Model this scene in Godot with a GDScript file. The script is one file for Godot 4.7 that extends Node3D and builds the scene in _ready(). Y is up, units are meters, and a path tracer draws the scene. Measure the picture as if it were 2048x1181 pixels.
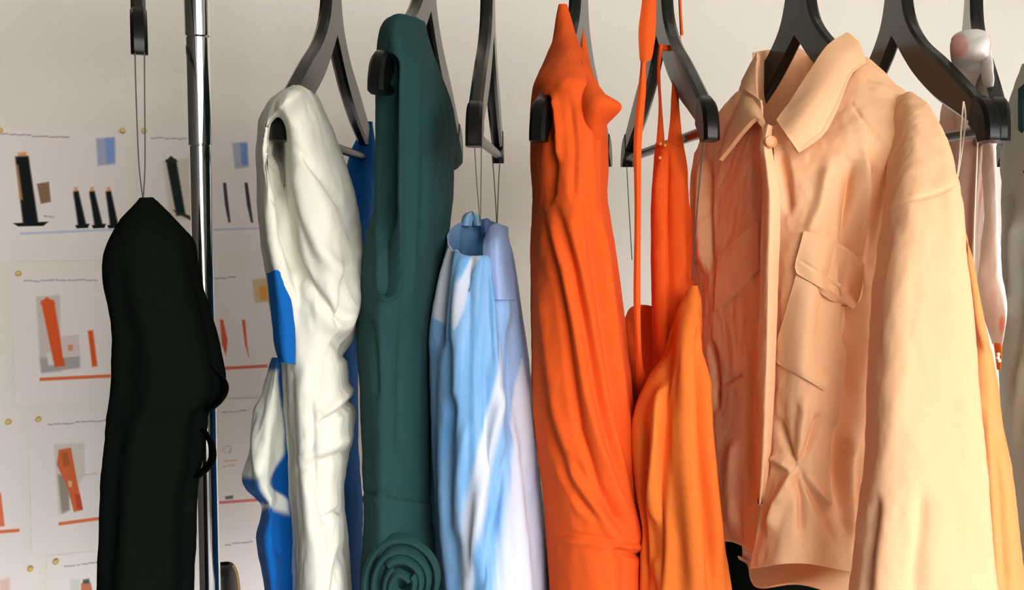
extends Node3D
# Clothes on a chrome rail in front of a wall with pinned sketch sheets.
# World: y up, metres; the camera stands at x = z = 0. The rail runs along x at z = -1.11.

const F := 2000.0            # focal length in pixels of the 2048 x 1181 frame
const PITCH := 4.0           # camera looks down, degrees
const EYE := 1.42            # camera height
const RAIL_Z := -1.11
const BAR := 1.506            # height of the hanger bars
const ROOM_YAW := 16.0       # the room is turned against the rail
const WALL := 1.764          # distance of the back wall along its own normal

var used := {}
var M := {}
var wobble := FastNoiseLite.new()

# ------------------------------------------------------------------ helpers
func ray(px: float, py: float) -> Vector3:
	var s := sin(deg_to_rad(PITCH))
	var c := cos(deg_to_rad(PITCH))
	var y := -(py - 590.5) / F
	return Vector3((px - 1024.0) / F, y * c - s, -y * s - c)

func P(px: float, py: float, d: float) -> Vector3:      # the point at distance d (along -z) that a plan of the photo gives
	var r := ray(px, py)
	return Vector3(0, EYE, 0) + r * (d / -r.z)

func seen_at(p: Vector3) -> Vector2:
	var s := sin(deg_to_rad(PITCH))
	var c := cos(deg_to_rad(PITCH))
	var q := p - Vector3(0, EYE, 0)
	var depth := -q.y * s - q.z * c
	var up := q.y * c - q.z * s
	return Vector2(1024.0 + F * q.x / depth, 590.5 - F * up / depth)

func numbered(called: String) -> String:
	if not used.has(called):
		used[called] = 0
		return called
	used[called] += 1
	return "%s_%03d" % [called, used[called]]

func tag(o: Node, label: String, category := "", group := "") -> Node:
	o.set_meta("label", label)
	if category: o.set_meta("category", category)
	if group: o.set_meta("group", group)
	return o

func thing(called: String, label: String, category: String, at := Vector3.ZERO, group := "") -> Node3D:
	var o := Node3D.new()
	o.name = numbered(called)
	add_child(o, true)
	o.position = at
	tag(o, label, category, group)
	return o

func put(called: String, mesh: Mesh, mat: Material, parent: Node3D) -> MeshInstance3D:
	var o := MeshInstance3D.new()
	o.name = numbered(called) if parent == self else called
	o.mesh = mesh
	o.material_override = mat
	o.cast_shadow = GeometryInstance3D.SHADOW_CASTING_SETTING_DOUBLE_SIDED
	parent.add_child(o, true)
	return o

func base_of(parent: Node3D) -> Vector3:
	var at := Vector3.ZERO
	var n: Node = parent
	while n is Node3D and n != self:
		at += (n as Node3D).position
		n = n.get_parent()
	return at

func cr(a: float, b: float, c: float, d: float, t: float) -> float:
	return 0.5 * ((2.0 * b) + (c - a) * t + (2.0 * a - 5.0 * b + 4.0 * c - d) * t * t + (3.0 * b - a - 3.0 * c + d) * t * t * t)

func cr3(a: Vector3, b: Vector3, c: Vector3, d: Vector3, t: float) -> Vector3:
	return 0.5 * ((2.0 * b) + (c - a) * t + (2.0 * a - 5.0 * b + 4.0 * c - d) * t * t + (3.0 * b - a - 3.0 * c + d) * t * t * t)

func along(line: Array, t: float) -> Vector3:            # smooth curve through points
	var n := line.size() - 1
	var f := clampf(t, 0.0, 1.0) * n
	var i := mini(int(f), n - 1)
	return cr3(line[maxi(i - 1, 0)], line[i], line[i + 1], line[mini(i + 2, n)], f - i)

func normals_of(p: PackedVector3Array, nu: int, nv: int, closed: bool, flip: float) -> PackedVector3Array:
	var out := PackedVector3Array()
	out.resize(p.size())
	for j in nv:
		for i in nu:
			var l := (i - 1 + nu - 1) % (nu - 1) if closed else maxi(i - 1, 0)
			var r := (i + 1) % (nu - 1) if closed else mini(i + 1, nu - 1)
			var a := p[j * nu + r] - p[j * nu + l]
			var b := p[mini(j + 1, nv - 1) * nu + i] - p[maxi(j - 1, 0) * nu + i]
			var n := b.cross(a) * flip
			out[j * nu + i] = n.normalized() if n.length_squared() > 1e-18 else Vector3(0, 0, 1)
	return out

func press(p: PackedVector3Array, nrm: PackedVector3Array, creases: Array) -> void:
	# folds, creases and seams: each is [millimetres, half width, hard?, then points]; raised or sunk along the cloth's normal
	var eye := Vector3(0, EYE, 0)
	var lines := []
	for c in creases:
		var pts := PackedVector2Array()
		for k in range(3, c.size(), 2):
			pts.append(Vector2(c[k], c[k + 1]))
		var box := Rect2(pts[0], Vector2.ZERO)
		for q in pts: box = box.expand(q)
		lines.append([c[0] * 0.001, float(c[1]), c[2], pts, box.grow(c[1] * 2.6)])
	for i in p.size():
		var faced := smoothstep(-0.25, 0.1, nrm[i].dot((eye - p[i]).normalized()))
		if faced <= 0.0: continue
		var s := seen_at(p[i])
		var amount := 0.0
		for l in lines:
			if not (l[4] as Rect2).has_point(s): continue
			var best := 1e9
			var at := 0.0
			var pts: PackedVector2Array = l[3]
			for k in pts.size() - 1:
				var q := Geometry2D.get_closest_point_to_segment(s, pts[k], pts[k + 1])
				var dd := s.distance_squared_to(q)
				if dd < best:
					best = dd
					at = (k + (q - pts[k]).length() / maxf((pts[k + 1] - pts[k]).length(), 0.01)) / (pts.size() - 1)
			var w: float = l[1]
			if l[2]:
				amount += l[0] * (1.0 - smoothstep(w * 0.78, w * 1.12, sqrt(best)))
			else:
				amount += l[0] * exp(-best / (w * w)) * smoothstep(-0.08, 0.15, at) * smoothstep(1.08, 0.85, at)
		p[i] += nrm[i] * amount * faced

# One cloth surface. at.call(u, v) gives its points; closed = it goes round. opts: creases, thick, color(u, v), crumple (mm)
func surface(called: String, parent: Node3D, mat: Material, nu: int, nv: int, closed: bool, at: Callable, opts := {}) -> PackedVector3Array:
	var p := PackedVector3Array()
	p.resize(nu * nv)
	for j in nv:
		for i in nu:
			p[j * nu + i] = at.call(float(i) / (nu - 1), float(j) / (nv - 1))
	var flip := 1.0
	var n := normals_of(p, nu, nv, closed, 1.0)
	if closed:
		var mid := Vector3.ZERO
		var row := nv / 2 * nu
		for i in nu: mid += p[row + i] / nu
		if n[row + nu / 3].dot(p[row + nu / 3] - mid) < 0: flip = -1.0
	elif n[(nv / 2) * nu + nu / 2].dot(Vector3(0, EYE, 0) - p[(nv / 2) * nu + nu / 2]) < 0: flip = -1.0
	if flip < 0: n = normals_of(p, nu, nv, closed, flip)
	var smooth := n
	var rough: float = opts.get("crumple", 0.0) * 0.001
	if rough > 0.0:
		var seed_at: float = called.hash() % 97
		for i in p.size():
			var w := wobble.get_noise_3d(p[i].x * 22.0 + seed_at, p[i].y * 9.0, p[i].z * 22.0) + 0.45 * wobble.get_noise_3d(p[i].x * 60.0, p[i].y * 34.0 + seed_at, p[i].z * 60.0)
			p[i] += n[i] * w * rough
		if closed:
			for j in nv: p[j * nu + nu - 1] = p[j * nu]
		n = normals_of(p, nu, nv, closed, flip)
	if opts.has("creases"):
		press(p, smooth, opts.creases)
		if closed:
			for j in nv: p[j * nu + nu - 1] = p[j * nu]
		n = normals_of(p, nu, nv, closed, flip)
	var cols := PackedColorArray()
	if opts.has("color"):
		var f: Callable = opts.color
		for j in nv:
			for i in nu:
				cols.append(f.call(float(i) / (nu - 1), float(j) / (nv - 1)))
	var thick: float = opts.get("thick", 0.0)
	var v := p.duplicate()
	var nn := n.duplicate()
	var idx := PackedInt32Array()
	var size := nu * nv
	for j in nv - 1:
		for i in nu - 1:
			var a := j * nu + i
			if flip < 0: idx.append_array([a, a + nu, a + 1, a + 1, a + nu, a + nu + 1])
			else: idx.append_array([a, a + 1, a + nu, a + 1, a + nu + 1, a + nu])
	if thick > 0.0:                                       # the other side of the cloth, and its edges
		for i in size:
			v.append(p[i] - n[i] * thick)
			nn.append(-n[i])
		if cols.size(): cols.append_array(cols.duplicate())
		for k in range(0, size_of(idx, 0), 3):
			idx.append_array([idx[k] + size, idx[k + 2] + size, idx[k + 1] + size])
		var rim := []
		if not closed:
			for j in nv: rim.append(j * nu)
			for i in range(1, nu): rim.append((nv - 1) * nu + i)
			for j in range(nv - 2, -1, -1): rim.append(j * nu + nu - 1)
			for i in range(nu - 2, -1, -1): rim.append(i)
			band(rim, v, nn, cols, idx, p, n, thick)
		else:
			band(range(nu), v, nn, cols, idx, p, n, thick)
			band(range((nv - 1) * nu + nu - 1, (nv - 1) * nu - 1, -1), v, nn, cols, idx, p, n, thick)
	var origin := base_of(parent)
	for i in v.size(): v[i] -= origin
	var arr := []
	arr.resize(Mesh.ARRAY_MAX)
	arr[Mesh.ARRAY_VERTEX] = v
	arr[Mesh.ARRAY_NORMAL] = nn
	if cols.size(): arr[Mesh.ARRAY_COLOR] = cols
	arr[Mesh.ARRAY_INDEX] = idx
	var m := ArrayMesh.new()
	m.add_surface_from_arrays(Mesh.PRIMITIVE_TRIANGLES, arr)
	var o := put(called, m, mat, parent)
	if opts.has("label"): o.set_meta("label", opts.label)
	return p

func size_of(a: PackedInt32Array, _x: int) -> int:
	return a.size()

func band(rim: Array, v: PackedVector3Array, nn: PackedVector3Array, cols: PackedColorArray, idx: PackedInt32Array, p: PackedVector3Array, n: PackedVector3Array, thick: float) -> void:
	var first := v.size()
	for k in rim.size():
		var i: int = rim[k]
		var nx: int = rim[mini(k + 1, rim.size() - 1)]
		var pv: int = rim[maxi(k - 1, 0)]
		var out := (p[nx] - p[pv]).cross(n[i]).normalized()
		for s in 2:
			v.append(p[i] - n[i] * thick * s)
			nn.append(out)
			if cols.size(): cols.append(cols[i])
	for k in rim.size() - 1:
		var a := first + k * 2
		idx.append_array([a, a + 2, a + 1, a + 1, a + 2, a + 3])

# A sheet of cloth hung through a grid of points; rows are flat lists px, py, distance
func net(rows: Array) -> Array:
	var g := []
	for r in rows:
		var line := []
		for k in range(0, r.size(), 3):
			line.append(P(r[k], r[k + 1], r[k + 2]))
		g.append(line)
	return g

func on_net(g: Array, u: float, v: float) -> Vector3:
	var n := g.size() - 1
	var f := clampf(v, 0.0, 1.0) * n
	var j := mini(int(f), n - 1)
	return cr3(along(g[maxi(j - 1, 0)], u), along(g[j], u), along(g[j + 1], u), along(g[mini(j + 2, n)], u), f - j)

func sheet(called: String, parent: Node3D, mat: Material, rows: Array, nu: int, nv: int, opts := {}) -> PackedVector3Array:
	var g := net(rows)
	if not opts.has("thick"): opts.thick = 0.0016
	return surface(called, parent, mat, nu, nv, false, func(u, v): return on_net(g, u, v), opts)

# A tube of cloth: rows [py, left px, right px, distance of its middle, half depth]. opts: fold(angle, v) in metres, tilt(v)
func tube(called: String, parent: Node3D, mat: Material, rows: Array, nu: int, nv: int, opts := {}) -> PackedVector3Array:
	var ring := []
	for r in rows:
		var tl := P(r[1], r[0], 1.0).x
		var tr := P(r[2], r[0], 1.0).x
		var d: float = r[3]
		var b: float = r[4]
		var a := -1.0
		var cx := 0.0
		while true:
			cx = (tr + tl) * (d * d - b * b) / (2.0 * d)
			var q := pow(cx - tl * d, 2) - tl * tl * b * b
			if q > pow((tr - tl) * d * 0.12, 2):
				a = sqrt(q)
				break
			b *= 0.93
		ring.append([Vector3(cx, P(r[1], r[0], d).y, -d), a, b])
	var n := ring.size() - 1
	var fold = opts.get("fold")
	var tilt = opts.get("tilt")
	var square: float = opts.get("square", 2.0)
	var at := func(u: float, v: float) -> Vector3:
		var f := v * n
		var j := mini(int(f), n - 1)
		var t := f - j
		var r0 = ring[maxi(j - 1, 0)]
		var r1 = ring[j]
		var r2 = ring[j + 1]
		var r3 = ring[mini(j + 2, n)]
		var c: Vector3 = cr3(r0[0], r1[0], r2[0], r3[0], t)
		var a := maxf(cr(r0[1], r1[1], r2[1], r3[1], t), 0.001)
		var b := maxf(cr(r0[2], r1[2], r2[2], r3[2], t), 0.001)
		var w := (u - 0.5) * TAU
		var off := Vector3(a * sin(w), 0, b * cos(w))
		if square > 2.0:
			off = Vector3(a * signf(sin(w)) * pow(absf(sin(w)), 2.0 / square), 0, b * signf(cos(w)) * pow(absf(cos(w)), 2.0 / square))
		if fold != null:
			off += Vector3(sin(w) / a, 0, cos(w) / b).normalized() * fold.call(w, v)
		if tilt != null:
			off.y += tilt.call(v) * cos(w)
		return c + off
	return surface(called, parent, mat, nu, nv, true, at, opts)

func cord_mesh(line: Array, r: float, sides := 8, steps := 40) -> ArrayMesh:
	var st := SurfaceTool.new()
	st.begin(Mesh.PRIMITIVE_TRIANGLES)
	var rings := []
	for k in steps + 1:
		var t := float(k) / steps
		var c := along(line, t)
		var dir := (along(line, minf(t + 0.01, 1.0)) - along(line, maxf(t - 0.01, 0.0))).normalized()
		var x := dir.cross(Vector3(0.31, 0.2, 0.93)).normalized()
		var y := x.cross(dir).normalized()
		var ringp := []
		for s in sides:
			var w := TAU * s / sides
			ringp.append([c + (x * cos(w) + y * sin(w)) * r, x * cos(w) + y * sin(w)])
		rings.append(ringp)
	for k in steps:
		for s in sides:
			var q := [rings[k][s], rings[k + 1][s], rings[k][(s + 1) % sides], rings[k + 1][(s + 1) % sides]]
			for e in [0, 2, 1, 1, 2, 3]:
				st.set_normal(q[e][1])
				st.add_vertex(q[e][0])
	for e in [0, steps]:
		var mid := along(line, float(e) / steps)
		for s in sides:
			var a = rings[e][s][0]
			var b = rings[e][(s + 1) % sides][0]
			var nn := (along(line, float(e) / steps) - along(line, 0.05 if e == 0 else 0.95)).normalized()
			for q in ([mid, b, a] if e == 0 else [mid, a, b]):
				st.set_normal(nn)
				st.add_vertex(q)
	return st.commit()

func cord(called: String, parent: Node3D, mat: Material, line: Array, r: float, sides := 8, steps := 40) -> MeshInstance3D:
	var origin := base_of(parent)
	var moved := []
	for q in line: moved.append(q - origin)
	return put(called, cord_mesh(moved, r, sides, steps), mat, parent)

func lathe(profile: Array, sides := 48) -> ArrayMesh:      # profile of [radius, height], turned round y
	var st := SurfaceTool.new()
	st.begin(Mesh.PRIMITIVE_TRIANGLES)
	for k in profile.size() - 1:
		var a = profile[k]
		var b = profile[k + 1]
		var slope := Vector2(b[1] - a[1], a[0] - b[0]).normalized()
		for s in sides:
			var w0 := TAU * s / sides
			var w1 := TAU * (s + 1) / sides
			var q := []
			for e in [[a, w0], [b, w0], [a, w1], [b, w1]]:
				q.append([Vector3(e[0][0] * sin(e[1]), e[0][1], e[0][0] * cos(e[1])), Vector3(slope.x * sin(e[1]), slope.y, slope.x * cos(e[1]))])
			for e in [0, 1, 2, 2, 1, 3]:
				st.set_normal(q[e][1])
				st.add_vertex(q[e][0])
	return st.commit()

# ------------------------------------------------------------------ materials
func noise_texture(freq: float, bump: float, seed_no: int, size := 512) -> NoiseTexture2D:
	var n := FastNoiseLite.new()
	n.noise_type = FastNoiseLite.TYPE_SIMPLEX_SMOOTH
	n.frequency = freq
	n.seed = seed_no
	n.fractal_octaves = 3
	var t := NoiseTexture2D.new()
	t.width = size
	t.height = size
	t.seamless = true
	t.noise = n
	if bump > 0.0:
		t.as_normal_map = true
		t.bump_strength = bump
	return t

func cloth(c: Color, sheen := 0.15, rough := 0.9, through := 0.0) -> StandardMaterial3D:
	var m := StandardMaterial3D.new()
	m.albedo_color = c
	m.roughness = rough
	m.metallic_specular = 0.25
	m.cull_mode = BaseMaterial3D.CULL_DISABLED
	m.rim_enabled = sheen > 0.0
	m.rim = sheen
	m.rim_tint = 0.7
	m.normal_enabled = true
	m.normal_texture = M.weave
	m.normal_scale = 0.35
	m.uv1_triplanar = true
	m.uv1_scale = Vector3(9, 9, 9)
	if through > 0.0:
		m.backlight_enabled = true
		m.backlight = Color(c.r * through, c.g * through, c.b * through)
	return m

func plain(c: Color, rough: float, metal := 0.0, spec := 0.5) -> StandardMaterial3D:
	var m := StandardMaterial3D.new()
	m.albedo_color = c
	m.roughness = rough
	m.metallic = metal
	m.metallic_specular = spec
	return m

func dyed(m: StandardMaterial3D) -> StandardMaterial3D:
	m.vertex_color_use_as_albedo = true
	m.albedo_color = Color.WHITE
	return m

func lin(r: int, g: int, b: int) -> Color:
	return Color8(r, g, b).srgb_to_linear()

# ------------------------------------------------------------------ start
func _ready() -> void:
	var cam := Camera3D.new()
	cam.name = "camera"
	cam.position = Vector3(0, EYE, 0)
	cam.rotation_degrees = Vector3(-PITCH, 0, 0)
	cam.fov = rad_to_deg(2.0 * atan(590.5 / F))
	cam.near = 0.02
	cam.current = true
	add_child(cam)
	var env := Environment.new()
	env.tonemap_mode = Environment.TONE_MAPPER_LINEAR
	env.tonemap_exposure = 0.95
	env.background_mode = Environment.BG_SKY
	var sky := Sky.new()
	var sm := ProceduralSkyMaterial.new()
	sm.sky_top_color = Color(0.86, 0.9, 0.97)
	sm.sky_horizon_color = Color(0.98, 0.97, 0.95)
	sm.ground_bottom_color = Color(0.5, 0.49, 0.47)
	sm.ground_horizon_color = Color(0.8, 0.79, 0.77)
	sky.sky_material = sm
	env.sky = sky
	env.background_energy_multiplier = 15.5
	env.sdfgi_enabled = true
	env.ssao_enabled = true
	env.ssil_enabled = true
	var we := WorldEnvironment.new()
	we.name = "environment"
	we.environment = env
	add_child(we)
	# the photographer's soft lamp, right of the camera
	var lamp_at := Vector3(0.36, 1.76, 0.28)
	var aim := Vector3(0.15, 1.3, -1.1)
	var softbox := thing("softbox_lamp", "square white studio lamp on a stand behind the camera", "lamp", Vector3(lamp_at.x, 0, lamp_at.z))
	var face := Basis.looking_at(aim - lamp_at)
	var shell := CylinderMesh.new()
	shell.top_radius = 0.36
	shell.bottom_radius = 0.1
	shell.height = 0.3
	shell.radial_segments = 4
	shell.rings = 1
	shell.cap_top = false
	var so := put("reflector", shell, plain(Color8(24, 24, 24), 0.7), softbox)
	so.transform = Transform3D(face * Basis(Vector3.RIGHT, -PI / 2) * Basis(Vector3.UP, PI / 4), Vector3(0, lamp_at.y, 0) + face * Vector3(0, 0, 0.152))
	var glow := plain(Color8(230, 228, 222), 0.8)
	glow.emission_enabled = true
	glow.emission = Color(1, 0.98, 0.95)
	glow.emission_energy_multiplier = 1.0
	var pane := BoxMesh.new()
	pane.size = Vector3(0.5, 0.5, 0.006)
	var go := put("diffuser", pane, glow, softbox)
	go.transform = Transform3D(face, Vector3(0, lamp_at.y, 0))
	cord("stand", softbox, plain(Color8(30, 30, 30), 0.5), [Vector3(lamp_at.x, 0, lamp_at.z + 0.2), Vector3(lamp_at.x, 0.9, lamp_at.z + 0.2), lamp_at + face * Vector3(0, 0, 0.3)], 0.012, 12, 12)
	var al := AreaLight3D.new()
	al.name = "softbox_light"
	al.area_size = Vector2(0.48, 0.48)
	al.light_color = Color(1, 0.97, 0.93)
	al.light_energy = 0.72
	al.area_range = 8.0
	al.shadow_enabled = true
	add_child(al)
	al.transform = Transform3D(face, lamp_at + face * Vector3(0, 0, -0.012))
	wobble.seed = 11
	wobble.frequency = 1.0
	wobble.fractal_octaves = 2
	make_materials()
	build_room()
	build_sheets()
	build_rack()
	build_hangers()
	black_dress()
	white_dress()
	teal_dress()
	blue_dress()
	orange_dress()
	strappy_dress()
	peach_shirt()
	right_hand_garments()

func make_materials() -> void:
	M.weave = noise_texture(0.11, 3.0, 3)
	M.black_wood = plain(Color8(12, 14, 12), 0.24, 0.0, 0.5)
	M.black_plastic = plain(Color8(12, 13, 12), 0.3, 0.0, 0.35)
	M.chrome = plain(Color8(226, 228, 226), 0.13, 1.0)
	M.steel = plain(Color8(190, 190, 186), 0.25, 1.0)
	M.black_cloth = cloth(Color8(15, 19, 15), 0.0, 1.0)
	M.black_cloth.metallic_specular = 0.05
	M.white_cloth = cloth(Color8(220, 218, 205), 0.1, 0.85, 0.12)
	M.blue_cloth = cloth(Color8(12, 92, 168), 0.1, 0.85)
	M.teal_cloth = cloth(Color8(34, 66, 66), 0.1, 0.9)
	M.satin = dyed(cloth(Color.WHITE, 0.2, 0.5))
	M.mixed_cloth = dyed(cloth(Color.WHITE, 0.1, 0.85))
	M.orange_cloth = cloth(Color8(230, 90, 32), 0.12, 0.9, 0.1)
	M.orange_sheer = cloth(Color8(234, 120, 48), 0.12, 0.9, 0.1)
	M.peach_cloth = cloth(Color8(243, 190, 146), 0.1, 0.92, 0.1)
	M.peach_cloth.backlight = Color(0.3, 0.13, 0.04)
	M.grey_cloth = cloth(Color8(196, 201, 190), 0.1, 0.9)
	M.thread = plain(Color8(92, 90, 84), 0.8)
	M.cream_thread = plain(Color8(226, 214, 188), 0.8)
	M.pin = plain(Color8(214, 186, 116), 0.4)
	M.bead = plain(Color8(240, 170, 90), 0.2, 0.4)

# ------------------------------------------------------------------ the setting
func room_basis() -> Basis:
	return Basis(Vector3.UP, deg_to_rad(ROOM_YAW))

func room_box(called: String, centre: Vector3, size: Vector3, mat: Material, parent: Node3D = self) -> MeshInstance3D:
	var b := BoxMesh.new()
	b.size = size
	var o := put(called, b, mat, parent)
	if parent == self:
		o.transform = Transform3D(room_basis(), room_basis() * centre)
		o.set_meta("kind", "structure")
	else:
		o.position = centre
	return o

func build_room() -> void:
	var wm := plain(Color8(236, 229, 218), 0.95, 0.0, 0.2)
	wm.normal_enabled = true
	wm.normal_texture = noise_texture(0.05, 2.0, 5)
	wm.normal_scale = 0.25
	wm.uv1_triplanar = true
	wm.uv1_scale = Vector3(3, 3, 3)
	var side := plain(Color8(205, 202, 194), 0.9)
	var boards := plain(Color8(150, 138, 122), 0.7)
	var dark := plain(Color8(62, 58, 52), 0.75)
	var frame := plain(Color8(210, 208, 202), 0.5)
	# inside: x -0.62 .. 4, y 0 .. 2.8, z -1.764 .. 3
	room_box("wall_back", Vector3(1.69, 1.4, -WALL - 0.06), Vector3(4.86, 2.8, 0.12), wm)
	room_box("wall_left", Vector3(-0.68, 1.4, 0.618), Vector3(0.12, 2.8, 4.764), dark)
	room_box("wall_right", Vector3(4.06, 1.4, 0.618), Vector3(0.12, 2.8, 4.764), side)
	room_box("floor", Vector3(1.69, -0.06, 0.618), Vector3(4.86, 0.12, 5.0), boards)
	room_box("ceiling", Vector3(1.69, 2.86, 0.618), Vector3(4.86, 0.12, 5.0), side)
	# wall behind the camera with a wide window: opening x -0.5 .. 3.2, y 0.35 .. 2.55
	room_box("wall_front", Vector3(-0.62, 1.4, 3.06), Vector3(0.24, 2.8, 0.12), side)
	room_box("wall_front", Vector3(3.66, 1.4, 3.06), Vector3(0.92, 2.8, 0.12), side)
	room_box("wall_front", Vector3(1.3, 0.175, 3.06), Vector3(3.8, 0.35, 0.12), side)
	room_box("wall_front", Vector3(1.3, 2.675, 3.06), Vector3(3.8, 0.25, 0.12), side)
	var w := Node3D.new()
	w.name = "window_1"
	w.set_meta("kind", "structure")
	add_child(w)
	w.transform = Transform3D(room_basis(), room_basis() * Vector3(1.3, 1.45, 3.06))
	for s in [-1, 1]:
		room_box("frame_stile", Vector3(s * 1.875, 0, 0), Vector3(0.05, 2.2, 0.08), frame, w)
		room_box("frame_rail", Vector3(0, s * 1.075, 0), Vector3(3.7, 0.05, 0.08), frame, w)
	for x in [-0.7, 0.7]:
		room_box("mullion", Vector3(x, 0, 0), Vector3(0.05, 2.1, 0.06), frame, w)
	room_box("window_sill", Vector3(0, -1.115, -0.1), Vector3(3.9, 0.03, 0.2), frame, w)

func on_wall(px: float, py: float) -> Vector3:           # room coordinates of a point of the back wall
	var r := room_basis().inverse() * ray(px, py)
	var o := room_basis().inverse() * Vector3(0, EYE, 0)
	return o + r * ((-WALL - o.z) / r.z)

# ------------------------------------------------------------------ the pinned sheets
var page: Image
var page_at: Vector3
var page_size: Vector2
const PAGE_PX := 300

func to_page(px: float, py: float) -> Vector2:
	var q := on_wall(px, py)
	return Vector2((q.x - page_at.x) / page_size.x * PAGE_PX, (page_at.y - q.y) / page_size.y * PAGE_PX)

func ink(poly: Array, c: Color, soft := 3.2, strength := 1.0) -> void:
	var pts := PackedVector2Array()
	for k in range(0, poly.size(), 2): pts.append(to_page(poly[k], poly[k + 1]))
	var box := Rect2(pts[0], Vector2.ZERO)
	for q in pts: box = box.expand(q)
	box = box.grow(soft + 1)
	for y in range(maxi(0, int(box.position.y)), mini(PAGE_PX, int(box.end.y) + 1)):
		for x in range(maxi(0, int(box.position.x)), mini(PAGE_PX, int(box.end.x) + 1)):
			var q := Vector2(x + 0.5, y + 0.5)
			var dist := 1e9
			for k in pts.size():
				dist = minf(dist, q.distance_to(Geometry2D.get_closest_point_to_segment(q, pts[k], pts[(k + 1) % pts.size()])))
			if Geometry2D.is_point_in_polygon(q, pts): dist = -dist
			var a := smoothstep(soft, -soft, dist) * strength
			if a > 0.0: page.set_pixel(x, y, page.get_pixel(x, y).lerp(c, a))

func bar_ink(x0: float, y0: float, x1: float, y1: float, w: float, c: Color, strength := 1.0) -> void:
	ink([x0, y0 - w, x1, y1 - w, x1, y1 + w, x0, y0 + w], c, 2.0, strength)

func scribble(x0: float, y0: float, x1: float, y1: float, c: Color) -> void:    # a handwritten line too small to read
	var rng := RandomNumberGenerator.new()
	rng.seed = int(x0 * 7 + y0)
	var x := x0
	while x < x1:
		var l := rng.randf_range(6, 16)
		var y := lerpf(y0, y1, (x - x0) / (x1 - x0)) + rng.randf_range(-1.2, 1.2)
		bar_ink(x, y, minf(x + l, x1), y + rng.randf_range(-1, 1), 1.3, c, 0.75)
		x += l + rng.randf_range(0.5, 3)

func gown(x0: float, y0: float, x1: float, y1: float, w0: float, w1: float, c: Color, tip: Color, foot := 0.0) -> void:    # a small drawn dress: head, body, hem
	if tip.a > 0.0: ink([x0 - w0 * 0.55, y0, x0 + w0 * 0.6, y0 - 2, x0 + w0 * 1.1, y0 + 20, x0 - w0 * 0.9, y0 + 22], tip, 3.4)
	ink([x0 - w0, y0 + 8, x0 + w0, y0 + 7, x1 + w1, y1, x1 - w1, y1 + 2], c, 3.4)
	if foot > 0.0: ink([x1 - w1 - foot, y1 - 1, x1 + w1 + foot, y1 - 4, x1 + w1 + foot * 0.5, y1 + 4, x1 - w1 - foot * 0.5, y1 + 5], c, 2.0)

func begin_page(l: float, t: float, r: float, b: float) -> void:
	page_at = on_wall(l, t)
	var e := on_wall(r, b)
	page_size = Vector2(e.x - page_at.x, page_at.y - e.y)
	page = Image.create(PAGE_PX, PAGE_PX, true, Image.FORMAT_RGB8)
	page.fill(Color8(238, 229, 224))

func end_page(label: String, curl := 0.004) -> void:
	page.generate_mipmaps()
	var m := plain(Color.WHITE, 0.85, 0.0, 0.3)
	m.albedo_texture = ImageTexture.create_from_image(page)
	# a thin sheet, its lower corners bowing a little off the wall
	var st := SurfaceTool.new()
	st.begin(Mesh.PRIMITIVE_TRIANGLES)
	var n := 10
	var pt := func(i: int, j: int, back: bool) -> Vector3:
		var u := float(i) / n
		var v := float(j) / n
		var z := 0.0012 + curl * pow(v, 2.0) * (0.35 + 0.65 * pow(absf(u - 0.5) * 2.0, 2.0))
		return Vector3(u * page_size.x, -v * page_size.y, z - (0.0006 if back else 0.0))
	for j in n:
		for i in n:
			for e in [[0, 0], [1, 0], [0, 1], [1, 0], [1, 1], [0, 1]]:
				st.set_smooth_group(1)
				st.set_uv(Vector2(float(i + e[0]) / n, float(j + e[1]) / n))
				st.add_vertex(pt.call(i + e[0], j + e[1], false))
			for e in [[0, 0], [0, 1], [1, 0], [1, 0], [0, 1], [1, 1]]:
				st.set_smooth_group(2)
				st.set_uv(Vector2(0.01, 0.01))
				st.add_vertex(pt.call(i + e[0], j + e[1], true))
	st.generate_normals()
	var o := put("sketch_sheet", st.commit(), m, self)
	o.transform = Transform3D(room_basis(), room_basis() * Vector3(page_at.x, page_at.y, -WALL))
	tag(o, label, "sheet", "design sheets pinned to the wall")

func pin(px: float, py: float, label: String) -> void:
	var q := on_wall(px, py)
	var o := put("push_pin", lathe([[0.0, 0.0105], [0.0028, 0.0102], [0.0042, 0.0088], [0.0044, 0.007], [0.003, 0.0055], [0.0026, 0.003], [0.0045, 0.0016], [0.0045, 0.0], [0.0, 0.0]], 20), M.pin, self)
	o.transform = Transform3D(room_basis() * Basis(Vector3.RIGHT, PI / 2), room_basis() * (q + Vector3(0, 0, 0.0014)))
	tag(o, label, "push pin", "yellow pins on the wall")

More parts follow.
